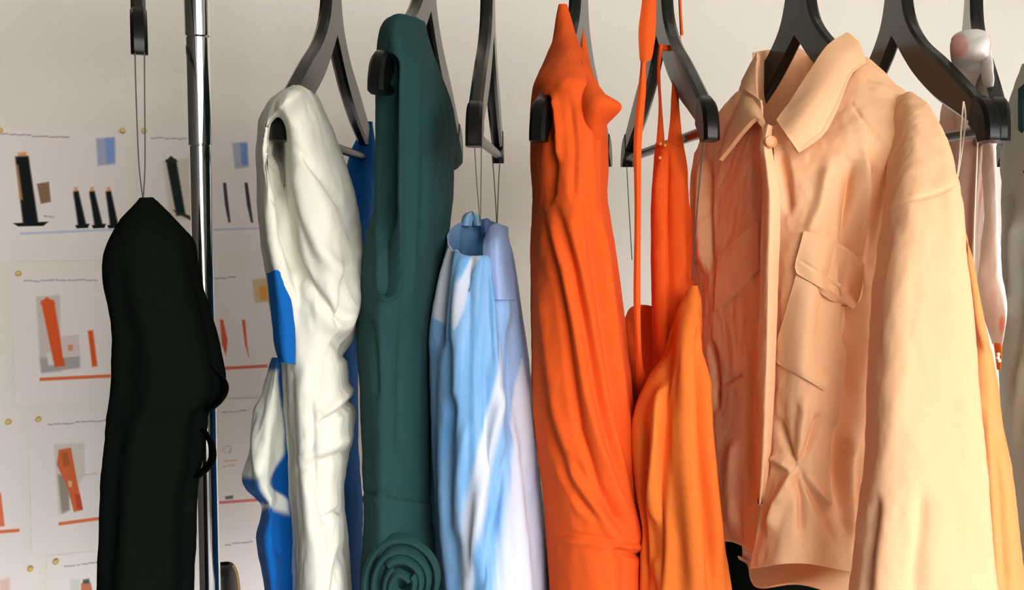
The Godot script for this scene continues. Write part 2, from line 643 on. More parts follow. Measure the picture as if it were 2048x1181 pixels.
func build_sheets() -> void:
	var black := Color8(20, 26, 26)
	var orange := Color8(226, 92, 44)
	var grey := Color8(150, 148, 152)
	var blue := Color8(150, 172, 214)
	var none := Color(0, 0, 0, 0)
	var skin := Color8(226, 160, 110)
	# first row
	begin_page(-22, 258, 258, 520)
	scribble(2, 269, 140, 276, grey)
	ink([192, 277, 230, 275, 231, 328, 196, 332], Color8(170, 176, 200), 4)
	ink([210, 277, 228, 276, 229, 325, 214, 328], Color8(130, 160, 214), 4)
	gown(44, 306, 62, 448, 13, 15, black, skin, 20)
	ink([33, 330, 37, 330, 46, 400, 40, 400], skin, 3.4, 0.8)
	ink([74, 368, 98, 364, 102, 404, 82, 408], Color8(142, 112, 84), 2.5)
	scribble(88, 432, 108, 434, grey)
	for k in 3: gown([152, 184, 217][k], 376, [165, 198, 229][k], 452, 5, 8, black, skin, 6)
	bar_ink(40, 468, 238, 459, 2.2, Color8(176, 196, 222), 0.8)
	end_page("white design sheet with one large and three small black gown drawings", 0.003)
	begin_page(272, 256, 535, 512)
	scribble(302, 276, 374, 279, grey)
	ink([464, 286, 494, 285, 497, 334, 470, 338], Color8(176, 180, 200), 4)
	ink([480, 287, 494, 287, 496, 330, 484, 332], Color8(120, 150, 212), 4)
	ink([326, 322, 378, 316, 384, 440, 340, 440], Color8(214, 204, 186), 5, 0.8)
	gown(342, 312, 362, 430, 10, 9, Color8(34, 44, 42), none)
	ink([330, 324, 342, 312, 356, 324], Color8(50, 54, 50), 2)
	ink([346, 420, 380, 432, 384, 442, 352, 426], Color8(60, 56, 50), 3)
	for k in 2:
		ink([[446, 366, 452, 366, 458, 420, 461, 445, 457, 445, 450, 410], [489, 366, 495, 366, 504, 430, 506, 445, 502, 445, 494, 410]][k], Color8(70, 66, 70), 2.5)
	bar_ink(428, 460, 520, 457, 1.8, Color8(176, 196, 222), 0.8)
	end_page("white sheet right of the chrome pole with two thin dark figures and blue swatch", 0.003)
	# second row
	begin_page(24, 542, 282, 800)
	scribble(48, 562, 196, 560, Color8(150, 152, 170))
	ink([72, 594, 120, 590, 122, 744, 82, 746], Color8(206, 196, 188), 4, 0.9)
	ink([80, 716, 160, 712, 160, 736, 84, 746], Color8(168, 164, 158), 4, 0.9)
	ink([92, 706, 104, 704, 112, 730, 98, 732], Color8(226, 222, 216), 3)
	gown(95, 594, 120, 732, 13, 10, orange, none)
	ink([80, 608, 94, 594, 112, 608], orange, 2)
	ink([122, 672, 158, 670, 160, 712, 126, 716], Color8(222, 206, 198), 2.5)
	ink([136, 690, 146, 690, 146, 702, 137, 702], Color8(226, 130, 90), 2.5, 0.7)
	gown(181, 654, 190, 732, 5, 5, orange, none)
	bar_ink(80, 759, 222, 752, 3.2, Color8(226, 116, 76))
	end_page("white design sheet with a long orange gown drawing above an orange rule")
	begin_page(292, 536, 560, 790)
	scribble(420, 557, 472, 554, grey)
	ink([504, 560, 534, 556, 536, 604, 510, 606], Color8(214, 190, 150), 4)
	ink([518, 574, 534, 572, 535, 600, 522, 600], Color8(230, 160, 70), 4)
	for k in 2:
		ink([[440, 640, 446, 640, 455, 680, 452, 712, 444, 690], [484, 640, 490, 640, 494, 690, 498, 716, 490, 690]][k], Color8(222, 100, 66), 2.5)
	bar_ink(330, 744, 535, 732, 3, Color8(224, 118, 88))
	end_page("white design sheet right of the chrome pole with two small orange figures")
	# third row
	begin_page(-215, 832, 46, 1100)
	ink([-16, 990, 2, 985, 10, 1052, -8, 1054], Color8(226, 120, 84), 2.5)
	bar_ink(-120, 1074, 40, 1060, 3.2, Color8(226, 116, 76))
	end_page("white design sheet cut by the left edge of the picture with an orange rule")
	begin_page(56, 828, 300, 1090)
	scribble(96, 849, 212, 841, grey)
	ink([108, 890, 168, 886, 170, 950, 118, 1030], Color8(214, 206, 196), 4, 0.9)
	ink([116, 950, 136, 948, 140, 1020, 124, 1028], Color8(150, 138, 124), 4, 0.9)
	ink([118, 900, 142, 896, 152, 950, 166, 1020, 148, 1024, 134, 970, 114, 930], Color8(216, 108, 66), 2.5)
	ink([124, 906, 134, 904, 140, 930, 128, 934], Color8(160, 90, 50), 2.5, 0.6)
	ink([136, 962, 144, 962, 144, 974, 138, 974], Color8(236, 200, 170), 2.5, 0.8)
	ink([150, 990, 160, 988, 166, 1018, 154, 1018], Color8(190, 70, 40), 2.5, 0.7)
	scribble(168, 950, 195, 947, Color8(214, 180, 160))
	bar_ink(118, 1048, 208, 1036, 3.2, Color8(226, 122, 80))
	end_page("white design sheet with a patterned orange and brown wrap figure")
	begin_page(310, 806, 560, 1050)
	scribble(444, 825, 494, 821, grey)
	scribble(448, 922, 476, 918, Color8(220, 160, 110))
	scribble(446, 933, 470, 930, Color8(200, 180, 160))
	ink([450, 993, 466, 991, 466, 998, 451, 999], Color8(120, 112, 104), 2)
	bar_ink(330, 1014, 522, 999, 2.6, Color8(222, 122, 120))
	end_page("white design sheet low beside the chrome pole with a rose pink rule")
	# fourth row
	begin_page(-185, 1122, 84, 1400)
	ink([0, 1160, 20, 1156, 22, 1230, 2, 1230], Color8(222, 170, 150), 5, 0.6)
	end_page("white design sheet at the lower left corner with a faint pink print")
	begin_page(94, 1112, 322, 1370)
	scribble(128, 1134, 200, 1124, grey)
	ink([140, 1160, 160, 1158, 160, 1200, 142, 1200], Color8(196, 204, 190), 5, 0.5)
	gown(172, 1160, 186, 1290, 10, 10, Color8(206, 120, 92), Color8(70, 96, 90))
	end_page("white design sheet left of the black dress with only a figure head showing")
	begin_page(332, 1070, 566, 1330)
	scribble(450, 1090, 505, 1083, grey)
	end_page("nearly empty white design sheet behind the foot of the chrome pole")
	pin(1, 261, "yellow pin at the left picture edge above the black gown sheet")
	pin(246, 262, "yellow pin left of the two strings holding the black dress")
	pin(289, 262, "yellow pin behind the strings of the black dress")
	pin(38, 547, "yellow pin over the orange gown sheet")
	pin(18, 843, "left pin of the two between the third row sheets")
	pin(78, 838, "right pin of the two above the wrap figure sheet")
	pin(62, 1136, "left pin of the two lowest pins near the lower left corner")
	pin(113, 1122, "right pin of the two lowest pins beside the black dress")

# ------------------------------------------------------------------ the rack
func build_rack() -> void:
	var x := -0.3432
	var rack := thing("clothes_rack", "chrome clothes rack pole standing behind the black dress", "clothes rack", Vector3(x, 0, RAIL_Z))
	var top := BAR + 0.282
	var sleeve_top := P(395, 76, 1.11).y
	var sleeve_low := P(404, 292, 1.11).y
	put("upper_pole", lathe([[0.0, top + 0.12], [0.0125, top + 0.118], [0.0141, top + 0.114], [0.0141, sleeve_top + 0.0015], [0.0128, sleeve_top], [0.0128, sleeve_top - 0.002]]), M.chrome, rack)
	put("sleeve", lathe([[0.0128, sleeve_top], [0.0132, sleeve_top - 0.0008], [0.0132, sleeve_low + 0.002], [0.0129, sleeve_low], [0.0119, sleeve_low - 0.0005]]), M.chrome, rack)
	put("lower_pole", lathe([[0.0119, sleeve_low + 0.01], [0.0119, 0.05], [0.0, 0.05]]), M.chrome, rack)
	var rail := cord("rail", rack, M.chrome, [Vector3(-0.52, top - 0.02, RAIL_Z), Vector3(0.2, top - 0.02, RAIL_Z), Vector3(1.0, top - 0.02, RAIL_Z)], 0.0125, 24, 4)
	rail.set_meta("label", "chrome hanging rail")
	cord("far_pole", rack, M.chrome, [Vector3(1.0, top - 0.02, RAIL_Z), Vector3(1.0, 0.8, RAIL_Z), Vector3(1.0, 0.05, RAIL_Z)], 0.012, 24, 4)
	cord("side_hook", rack, M.chrome, [Vector3(x, 1.89, RAIL_Z), Vector3(-0.38, 1.888, RAIL_Z), Vector3(-0.4085, 1.8865, RAIL_Z), Vector3(-0.43, 1.9, RAIL_Z)], 0.005, 12, 20)
	for e in [x, 1.0]:
		cord("foot", rack, M.chrome, [Vector3(e, 0.04, RAIL_Z - 0.28), Vector3(e, 0.04, RAIL_Z), Vector3(e, 0.04, RAIL_Z + 0.28)], 0.014, 24, 4)
		for s in [-1, 1]:
			var wh := put("caster", lathe([[0.0, 0.011], [0.018, 0.011], [0.0225, 0.007], [0.0225, -0.007], [0.018, -0.011], [0.0, -0.011]], 24), M.black_plastic, rack)
			wh.position = Vector3(e - x, 0.0225, s * 0.25)
			wh.rotation.z = PI / 2
	var kn := put("clamp_knob", lathe([[0.0, 0.0105], [0.003, 0.010], [0.0045, 0.0085], [0.0045, 0.004], [0.003, 0.0028], [0.0024, 0.0], [0.0, 0.0]], 20), plain(Color8(214, 212, 205), 0.35), rack)
	kn.position = P(444, 900, 1.105) - rack.position
	kn.rotation.z = -PI / 2
	kn.set_meta("label", "small round steel knob")

# ------------------------------------------------------------------ hangers
func make_hanger() -> Node3D:                              # made along x; its bar is at y 0
	var h := Node3D.new()
	var st := SurfaceTool.new()
	st.begin(Mesh.PRIMITIVE_TRIANGLES)
	var outer := [Vector2(0.0, 0.205), Vector2(0.016, 0.195), Vector2(0.021, 0.165), Vector2(0.034, 0.134), Vector2(0.066, 0.104), Vector2(0.112, 0.077), Vector2(0.155, 0.050), Vector2(0.185, 0.030)]
	var inner := [Vector2(0.0, 0.118), Vector2(0.004, 0.114), Vector2(0.014, 0.105), Vector2(0.03, 0.09), Vector2(0.06, 0.066), Vector2(0.105, 0.039), Vector2(0.147, 0.02), Vector2(0.178, 0.006)]
	strip(st, outer, inner, 0.0066)
	put("frame", st.commit(), M.black_wood, h)
	for s in [-1.0, 1.0]:
		st = SurfaceTool.new()
		st.begin(Mesh.PRIMITIVE_TRIANGLES)
		strip(st, [Vector2(0.184, 0.0325), Vector2(0.196, 0.027), Vector2(0.205, 0.018), Vector2(0.2105, 0.005), Vector2(0.212, -0.006), Vector2(0.2115, -0.010)],
			[Vector2(0.176, 0.004), Vector2(0.181, 0.0), Vector2(0.186, -0.003), Vector2(0.189, -0.006), Vector2(0.191, -0.009), Vector2(0.192, -0.011)], 0.0074, s)
		put("end_cap", st.commit(), M.black_plastic, h)
	put("bar", cord_mesh([Vector3(-0.19, 0, 0), Vector3(0, 0, 0), Vector3(0.19, 0, 0)], 0.0052, 16, 4), M.black_wood, h)
	var c := Vector3(0, 0.26, 0)
	var hook := [Vector3(0, 0.195, 0), Vector3(0, 0.225, 0)]
	for k in 9:
		var w := deg_to_rad(-100.0 + 30.0 * k)
		hook.append(c + Vector3(0, 0.0, 0) + Vector3(0, sin(w), cos(w)) * 0.0165)
	put("hook", cord_mesh(hook, 0.0019, 10, 60), M.steel, h)
	return h

func strip(st: SurfaceTool, outer: Array, inner: Array, half: float, side := 0.0) -> void:   # a chamfered flat piece between two curves; side 0 = mirrored to both
	var n := 26
	for s in ([-1.0, 1.0] if side == 0.0 else [side]):
		var ringz := []
		for k in n + 1:
			var t := float(k) / n
			var o := at2(outer, t)
			var i := at2(inner, t)
			var across := (o - i).normalized()
			var ch := minf(0.0032, (o - i).length() * 0.3)
			var pts := []
			for e in [[o, half - 0.003], [o - across * ch, half], [i + across * ch, half], [i, half - 0.003], [i, -half + 0.003], [i + across * ch, -half], [o - across * ch, -half], [o, -half + 0.003]]:
				pts.append(Vector3(e[0].x * s, e[0].y, e[1]))
			ringz.append(pts)
		for k in n:
			for e in 8:
				var q := [ringz[k][e], ringz[k + 1][e], ringz[k][(e + 1) % 8], ringz[k + 1][(e + 1) % 8]]
				st.set_smooth_group(e + 1)
				for a in ([0, 1, 2, 2, 1, 3] if s < 0 else [0, 2, 1, 1, 2, 3]): st.add_vertex(q[a])
		for k in [0, n]:
			if side == 0.0 and k == 0: continue
			st.set_smooth_group(20)
			for e in range(1, 7):
				var tri := [ringz[k][0], ringz[k][e], ringz[k][e + 1]]
				if (k == 0) == (s < 0): tri.reverse()
				for q in tri: st.add_vertex(q)
	st.generate_normals()

func at2(line: Array, t: float) -> Vector2:
	var n := line.size() - 1
	var f := t * n
	var i := mini(int(f), n - 1)
	var a: Vector2 = line[maxi(i - 1, 0)]
	var b: Vector2 = line[i]
	var c: Vector2 = line[i + 1]
	var d: Vector2 = line[mini(i + 2, n)]
	return Vector2(cr(a.x, b.x, c.x, d.x, f - i), cr(a.y, b.y, c.y, d.y, f - i))

func build_hangers() -> void:
	var first := make_hanger()
	# where on the rail, turn of the near end to the right (degrees), lift, tip (degrees, near end up), label
	var list := [
		[-0.4085, 20.4, 0.111, -9.0, "black hanger left of the chrome pole seen end on above the black dress"],
		[-0.197, -3.4, 0.0, 0.0, "black hanger carrying the white and blue dress"],
		[-0.0965, -7.0, 0.028, 4.5, "black hanger inside the dark teal dress with its grey lit end poking out"],
		[-0.026, -2.3, 0.0, -1.4, "narrow looking black hanger above the pale blue satin dress"],
		[0.073, -14.0, 0.0, 0.0, "black hanger inside the plain orange dress with its rounded end showing"],
		[0.164, 4.0, 0.0, 0.0, "black hanger holding the orange strappy dress with its whole triangle visible"],
		[0.314, 15.0, 0.0, 0.0, "solid black hanger rising out of the peach shirt collar"],
		[0.421, 2.5, 0.0, 0.0, "black hanger right of the peach collar with bar and rounded end in view"],
		[0.503, -17.0, 0.0, 0.0, "black hanger carrying the pink and white garment"],
		[0.60, -10.5, 0.0, 0.0, "black hanger inside the grey green garment at the right edge"],
	]
	for k in list.size():
		var h: Node3D = first if k == 0 else first.duplicate()
		h.name = numbered("clothes_hanger")
		add_child(h, true)
		var l = list[k]
		h.position = Vector3(l[0], BAR + l[2], RAIL_Z)
		# local +x is the near end: turn it to +z, then by the angle to the right; then tip it
		h.basis = Basis(Vector3.UP, deg_to_rad(-90.0 + l[1])) * Basis(Vector3.BACK, deg_to_rad(l[3]))
		if k == 2: (h.get_node("hook") as Node3D).position.y = -l[2]
		tag(h, l[4], "hanger", "black hangers on the rail")

# ------------------------------------------------------------------ garments
func ribbon(called: String, parent: Node3D, mat: Material, rows: Array, thick := 0.0014, nv := 60) -> PackedVector3Array:   # rows [py, left px, right px, distance]
	var g := []
	for r in rows:
		g.append([r[1], r[0], r[3], (r[1] + r[2]) * 0.5, r[0], r[3] - 0.003, r[2], r[0], r[3]])
	return sheet(called, parent, mat, g, 9, nv, {"thick": thick})

func black_dress() -> void:
	var t := thing("black_dress", "plain black dress hung by two thin strings left of the chrome pole", "dress", P(290, 1300, 1.0))
	tube("dress_body", t, M.black_cloth, [
		[396, 279, 306, 0.985, 0.012], [408, 268, 320, 0.985, 0.02], [440, 240, 352, 0.98, 0.035], [480, 219, 386, 0.98, 0.05], [525, 206, 394, 0.98, 0.055],
		[575, 209, 404, 0.98, 0.055], [640, 224, 421, 0.98, 0.055], [700, 224, 436, 0.98, 0.055], [760, 221, 446, 0.98, 0.055], [800, 218, 436, 0.98, 0.055], [832, 215, 412, 0.98, 0.055],
		[900, 210, 405, 0.98, 0.055], [985, 204, 391, 0.98, 0.055], [1090, 200, 388, 0.98, 0.055], [1200, 196, 384, 0.98, 0.055], [1340, 190, 380, 0.98, 0.055]], 120, 160,
		{"fold": func(w, v): return 0.003 * sin(w * 7.0 + v * 2.0) * smoothstep(0.1, 0.5, v), "crumple": 2.0})
	for s in [[270, 278], [289, 290]]:
		cord("hanging_string", t, M.thread, [P(s[0], 106, 0.9), P(s[0] * 0.7 + s[1] * 0.3, 200, 0.925), P(s[1], 330, 0.96), P(286, 400, 0.985)], 0.0006, 6, 24)
	for l in [[[426, 735], [452, 762], [455, 785], [440, 808], [418, 824]], [[412, 862], [428, 888], [431, 918], [418, 940], [396, 958]]]:
		var line := []
		for q in l: line.append(P(q[0], q[1], 0.965))
		var g := []
		for k in 3:
			var row := []
			for q in l: row.append_array([q[0] - k * 7, q[1] - k * 2, 0.965 + 0.006 * k * k])
			g.append(row)
		sheet("ribbon_loop", t, M.black_cloth, g, 40, 9, {"thick": 0.001})

func white_dress() -> void:
	var t := thing("white_dress", "white draped dress with blue dyed panels slung over a hanger end beside the pole", "dress", P(630, 1300, 1.1))
	sheet("front_drape", t, M.white_cloth, [
		[572, 174, 1.03, 578, 171, 1.0, 585, 168, 0.99, 592, 166, 0.99, 600, 166, 1.0, 608, 168, 1.02, 616, 173, 1.05],
		[534, 206, 0.96, 550, 196, 0.905, 565, 190, 0.885, 580, 186, 0.88, 602, 186, 0.90, 622, 191, 0.95, 640, 200, 1.04],
		[517, 240, 0.96, 529, 238, 0.90, 543, 232, 0.885, 560, 226, 0.878, 585, 236, 0.88, 630, 240, 0.92, 662, 245, 1.04],
		[514, 268, 0.96, 527, 268, 0.892, 541, 266, 0.905, 558, 262, 1.0, 577, 268, 0.893, 632, 270, 0.91, 676, 276, 1.04],
		[512, 300, 0.96, 526, 300, 0.888, 541, 300, 0.91, 561, 300, 1.0, 579, 304, 0.895, 640, 310, 0.905, 690, 316, 1.04],
		[512, 350, 0.96, 528, 350, 0.885, 548, 350, 0.89, 567, 350, 0.95, 586, 352, 0.888, 650, 356, 0.895, 705, 362, 1.03],
		[516, 430, 0.96, 533, 430, 0.885, 555, 430, 0.88, 574, 430, 0.905, 598, 432, 0.88, 664, 434, 0.885, 720, 438, 1.02],
		[530, 540, 0.96, 544, 540, 0.895, 564, 540, 0.878, 590, 540, 0.89, 622, 540, 0.872, 682, 540, 0.885, 727, 540, 1.0],
		[544, 636, 0.96, 558, 636, 0.90, 578, 636, 0.882, 604, 636, 0.88, 640, 636, 0.875, 692, 634, 0.89, 722, 630, 0.99],
		[554, 692, 0.96, 567, 692, 0.905, 584, 692, 0.885, 610, 692, 0.88, 642, 690, 0.885, 682, 688, 0.91, 706, 682, 0.98],
		[560, 762, 0.96, 574, 762, 0.905, 590, 762, 0.885, 615, 762, 0.875, 645, 762, 0.885, 676, 762, 0.905, 700, 760, 0.98],
		[565, 840, 0.96, 579, 840, 0.905, 595, 840, 0.885, 620, 840, 0.875, 652, 840, 0.88, 688, 840, 0.9, 714, 838, 0.98],
		[574, 970, 0.96, 586, 970, 0.905, 600, 970, 0.885, 622, 970, 0.875, 648, 970, 0.88, 672, 970, 0.9, 690, 970, 0.97],
		[580, 1060, 0.96, 592, 1060, 0.905, 606, 1060, 0.885, 628, 1060, 0.875, 654, 1060, 0.88, 678, 1060, 0.9, 695, 1060, 0.97],
		[583, 1200, 0.96, 595, 1200, 0.905, 609, 1200, 0.885, 632, 1200, 0.875, 660, 1200, 0.88, 686, 1200, 0.9, 704, 1200, 0.97],
		[584, 1330, 0.96, 596, 1330, 0.905, 610, 1330, 0.885, 634, 1330, 0.875, 662, 1330, 0.88, 690, 1330, 0.9, 708, 1330, 0.97]], 110, 260,
		{"crumple": 2.2, "creases": [
			[-7, 10, false, 556, 410, 570, 480, 590, 530, 625, 580, 660, 625, 690, 660],
			[5, 12, false, 540, 400, 548, 480, 565, 560, 600, 620],
			[6, 14, false, 590, 330, 610, 420, 640, 500, 690, 560],
			[-5, 8, false, 600, 300, 650, 360, 690, 420, 712, 500],
			[-9, 10, false, 697, 520, 694, 600, 684, 660],
			[6, 9, false, 712, 470, 718, 550, 706, 620, 690, 670],
			[-8, 16, false, 672, 676, 694, 700, 700, 722],
			[-5, 7, false, 716, 792, 680, 826, 640, 850],
			[-4, 7, false, 700, 903, 660, 918, 625, 932, 604, 940],
			[-5, 6, false, 684, 1018, 660, 1034, 645, 1042],
			[4, 10, false, 712, 770, 670, 812, 640, 830],
			[5, 12, false, 700, 875, 650, 898, 610, 915],
			[-4, 10, false, 622, 800, 625, 900, 630, 980, 650, 1040],
			[4, 12, false, 600, 740, 606, 850, 612, 960, 625, 1100],
			[-5, 8, false, 690, 1090, 675, 1140, 668, 1200],
			[-5, 6, false, 545, 300, 552, 360, 566, 430], [-4, 5, false, 534, 290, 540, 350, 548, 410]]})
	var blue := lin(14, 98, 178)
	var deep := lin(10, 58, 112)
	var white := lin(226, 228, 216)
	tube("back_panel", t, M.blue_cloth, [
		[244, 730, 745, 1.29, 0.006], [270, 716, 748, 1.29, 0.012], [310, 700, 750, 1.285, 0.02], [360, 690, 750, 1.28, 0.03], [440, 690, 746, 1.25, 0.04], [520, 680, 738, 1.22, 0.05], [620, 660, 725, 1.2, 0.06],
		[760, 640, 716, 1.18, 0.08], [900, 640, 717, 1.15, 0.08], [1000, 640, 723, 1.14, 0.08], [1200, 640, 727, 1.14, 0.08], [1330, 640, 728, 1.14, 0.08]], 60, 120,
		{"crumple": 2.0, "label": "deep blue back of the dress"})
	sheet("blue_band", t, M.blue_cloth, [
		[534, 548, 0.892, 546, 542, 0.874, 556, 541, 0.872, 566, 550, 0.874],
		[538, 590, 0.892, 552, 590, 0.872, 566, 590, 0.870, 580, 588, 0.876],
		[542, 640, 0.892, 558, 640, 0.872, 574, 640, 0.870, 588, 640, 0.878],
		[546, 690, 0.892, 562, 692, 0.872, 578, 692, 0.870, 590, 692, 0.878],
		[556, 722, 0.892, 567, 725, 0.872, 579, 728, 0.870, 590, 729, 0.878]], 30, 60, {"crumple": 1.5, "thick": 0.002, "label": "bright blue band down the white front"})
	sheet("side_flap", t, M.mixed_cloth, [
		[545, 716, 0.96, 550, 716, 0.94, 556, 716, 0.93, 562, 718, 0.94, 566, 720, 0.95],
		[530, 762, 0.96, 540, 762, 0.935, 549, 762, 0.925, 558, 762, 0.935, 568, 762, 0.95],
		[514, 830, 0.96, 528, 830, 0.93, 542, 830, 0.925, 556, 830, 0.935, 572, 830, 0.95],
		[497, 905, 0.96, 516, 905, 0.925, 534, 905, 0.92, 552, 905, 0.94, 576, 905, 0.95],
		[484, 965, 0.96, 508, 972, 0.93, 532, 970, 0.925, 552, 965, 0.945, 580, 965, 0.95],
		[524, 1012, 0.955, 534, 1016, 0.935, 546, 1012, 0.93, 560, 1010, 0.945, 584, 1010, 0.95],
		[513, 1080, 0.955, 528, 1082, 0.93, 545, 1082, 0.93, 562, 1080, 0.945, 588, 1080, 0.95],
		[529, 1180, 0.955, 540, 1180, 0.93, 552, 1180, 0.93, 568, 1180, 0.945, 590, 1180, 0.95],
		[538, 1330, 0.955, 548, 1330, 0.93, 560, 1330, 0.93, 572, 1330, 0.945, 592, 1330, 0.95]], 60, 170,
		{"crumple": 2.0, "label": "white side flap dyed blue along its edges", "creases": [[-5, 5, false, 548, 1005, 552, 1060, 556, 1110], [5, 8, false, 520, 800, 512, 880, 520, 960]], "color": func(u, v):
			var k := smoothstep(0.625, 0.66, v + 0.02 * sin(u * 5.0))                                  # dyed hem
			k = maxf(k, smoothstep(0.60, 0.72, u - 0.25 * smoothstep(0.1, 0.3, v) + 0.3 * smoothstep(0.36, 0.5, v) - 0.3 * smoothstep(0.5, 0.62, v)))
			k = maxf(k, smoothstep(0.455, 0.49, v + u * 0.02) * smoothstep(0.42, 0.3, u) * smoothstep(0.63, 0.6, v))
			k = maxf(k, smoothstep(0.1, 0.06, v))
			return white.lerp(blue.lerp(deep, 0.3 * sin(u * 9.0) + 0.2), k)})

func teal_dress() -> void:
	var t := thing("teal_dress", "dark teal sleeveless dress with a cloth rosette low on its front", "dress", P(800, 1300, 1.05))
	tube("dress_body", t, M.teal_cloth, [
		[46, 806, 850, 1.06, 0.02], [58, 784, 853, 1.04, 0.07], [76, 764, 858, 1.05, 0.10], [110, 756, 869, 1.06, 0.13], [160, 753, 886, 1.07, 0.15], [210, 752, 904, 1.08, 0.16], [270, 751, 911, 1.08, 0.17], [334, 750, 906, 1.08, 0.165],
		[410, 748, 905, 1.07, 0.16], [480, 730, 896, 1.06, 0.155], [560, 720, 886, 1.05, 0.15], [650, 714, 872, 1.04, 0.145], [760, 721, 868, 1.03, 0.14],
		[900, 726, 868, 1.03, 0.14], [1000, 729, 868, 1.03, 0.14], [1100, 724, 876, 1.03, 0.14], [1200, 722, 884, 1.03, 0.14], [1330, 722, 890, 1.03, 0.14]], 180, 300,
		{"crumple": 1.6, "fold": func(w, v): return 0.0012 * sin(w * 8.0 + v * 3.0) * smoothstep(0.05, 0.2, v), "creases": [
			[-20, 19, true, 777, 128, 775, 300, 774, 450, 775, 572],
			[4, 5, false, 800, 130, 801, 300, 799, 450, 798, 560, 790, 590, 772, 600, 756, 592],
			[-5, 5, false, 770, 330, 771, 430, 772, 560],
			[-6, 7, false, 862, 130, 878, 240, 880, 400, 874, 520],
			[5, 9, false, 830, 100, 832, 260, 826, 420, 820, 600],
			[-4, 8, false, 846, 200, 850, 360, 842, 520], [-4, 8, false, 806, 640, 802, 760, 800, 900],
			[-4, 3.5, false, 722, 986, 780, 990, 830, 998, 868, 1004], [2, 5, false, 722, 998, 780, 1002, 868, 1016],
			[-4, 8, false, 740, 640, 748, 700, 752, 800]]})
	sheet("cap_sleeve", t, M.teal_cloth, [
		[836, 84, 1.02, 848, 84, 1.06, 858, 90, 1.12, 862, 100, 1.18], [838, 150, 0.985, 858, 150, 1.04, 876, 152, 1.12, 884, 155, 1.2], [842, 210, 0.98, 868, 210, 1.04, 892, 212, 1.13, 904, 212, 1.22],
		[846, 268, 0.98, 874, 270, 1.04, 902, 272, 1.13, 917, 274, 1.23], [850, 314, 0.985, 880, 318, 1.04, 910, 322, 1.13, 926, 320, 1.23], [852, 336, 0.995, 882, 340, 1.05, 908, 340, 1.14, 919, 334, 1.23]], 50, 70, {"crumple": 1.2})
	var c := P(803, 1168, 0.885)
	for k in 4:
		var r0: float = [0.002, 0.0095, 0.018, 0.0275][k]
		var start: float = [0.4, 2.0, 3.9, 5.6][k]
		surface("rosette_petal", t, M.teal_cloth, 140, 24, false, func(u, v):
			var w: float = start + u * TAU * (1.04 if k < 3 else 0.8)
			var r: float = r0 + u * 0.0055 + 0.0105 * v + 0.0008 * sin(w * 4.0) * v
			var lift: float = 0.013 * sin(v * PI * 0.82) - 0.0035 * k - 0.004 * v
			return c + Vector3(cos(w) * r * 0.9, sin(w) * r * 1.06, lift - 0.001), {"thick": 0.0018, "crumple": 0.8})

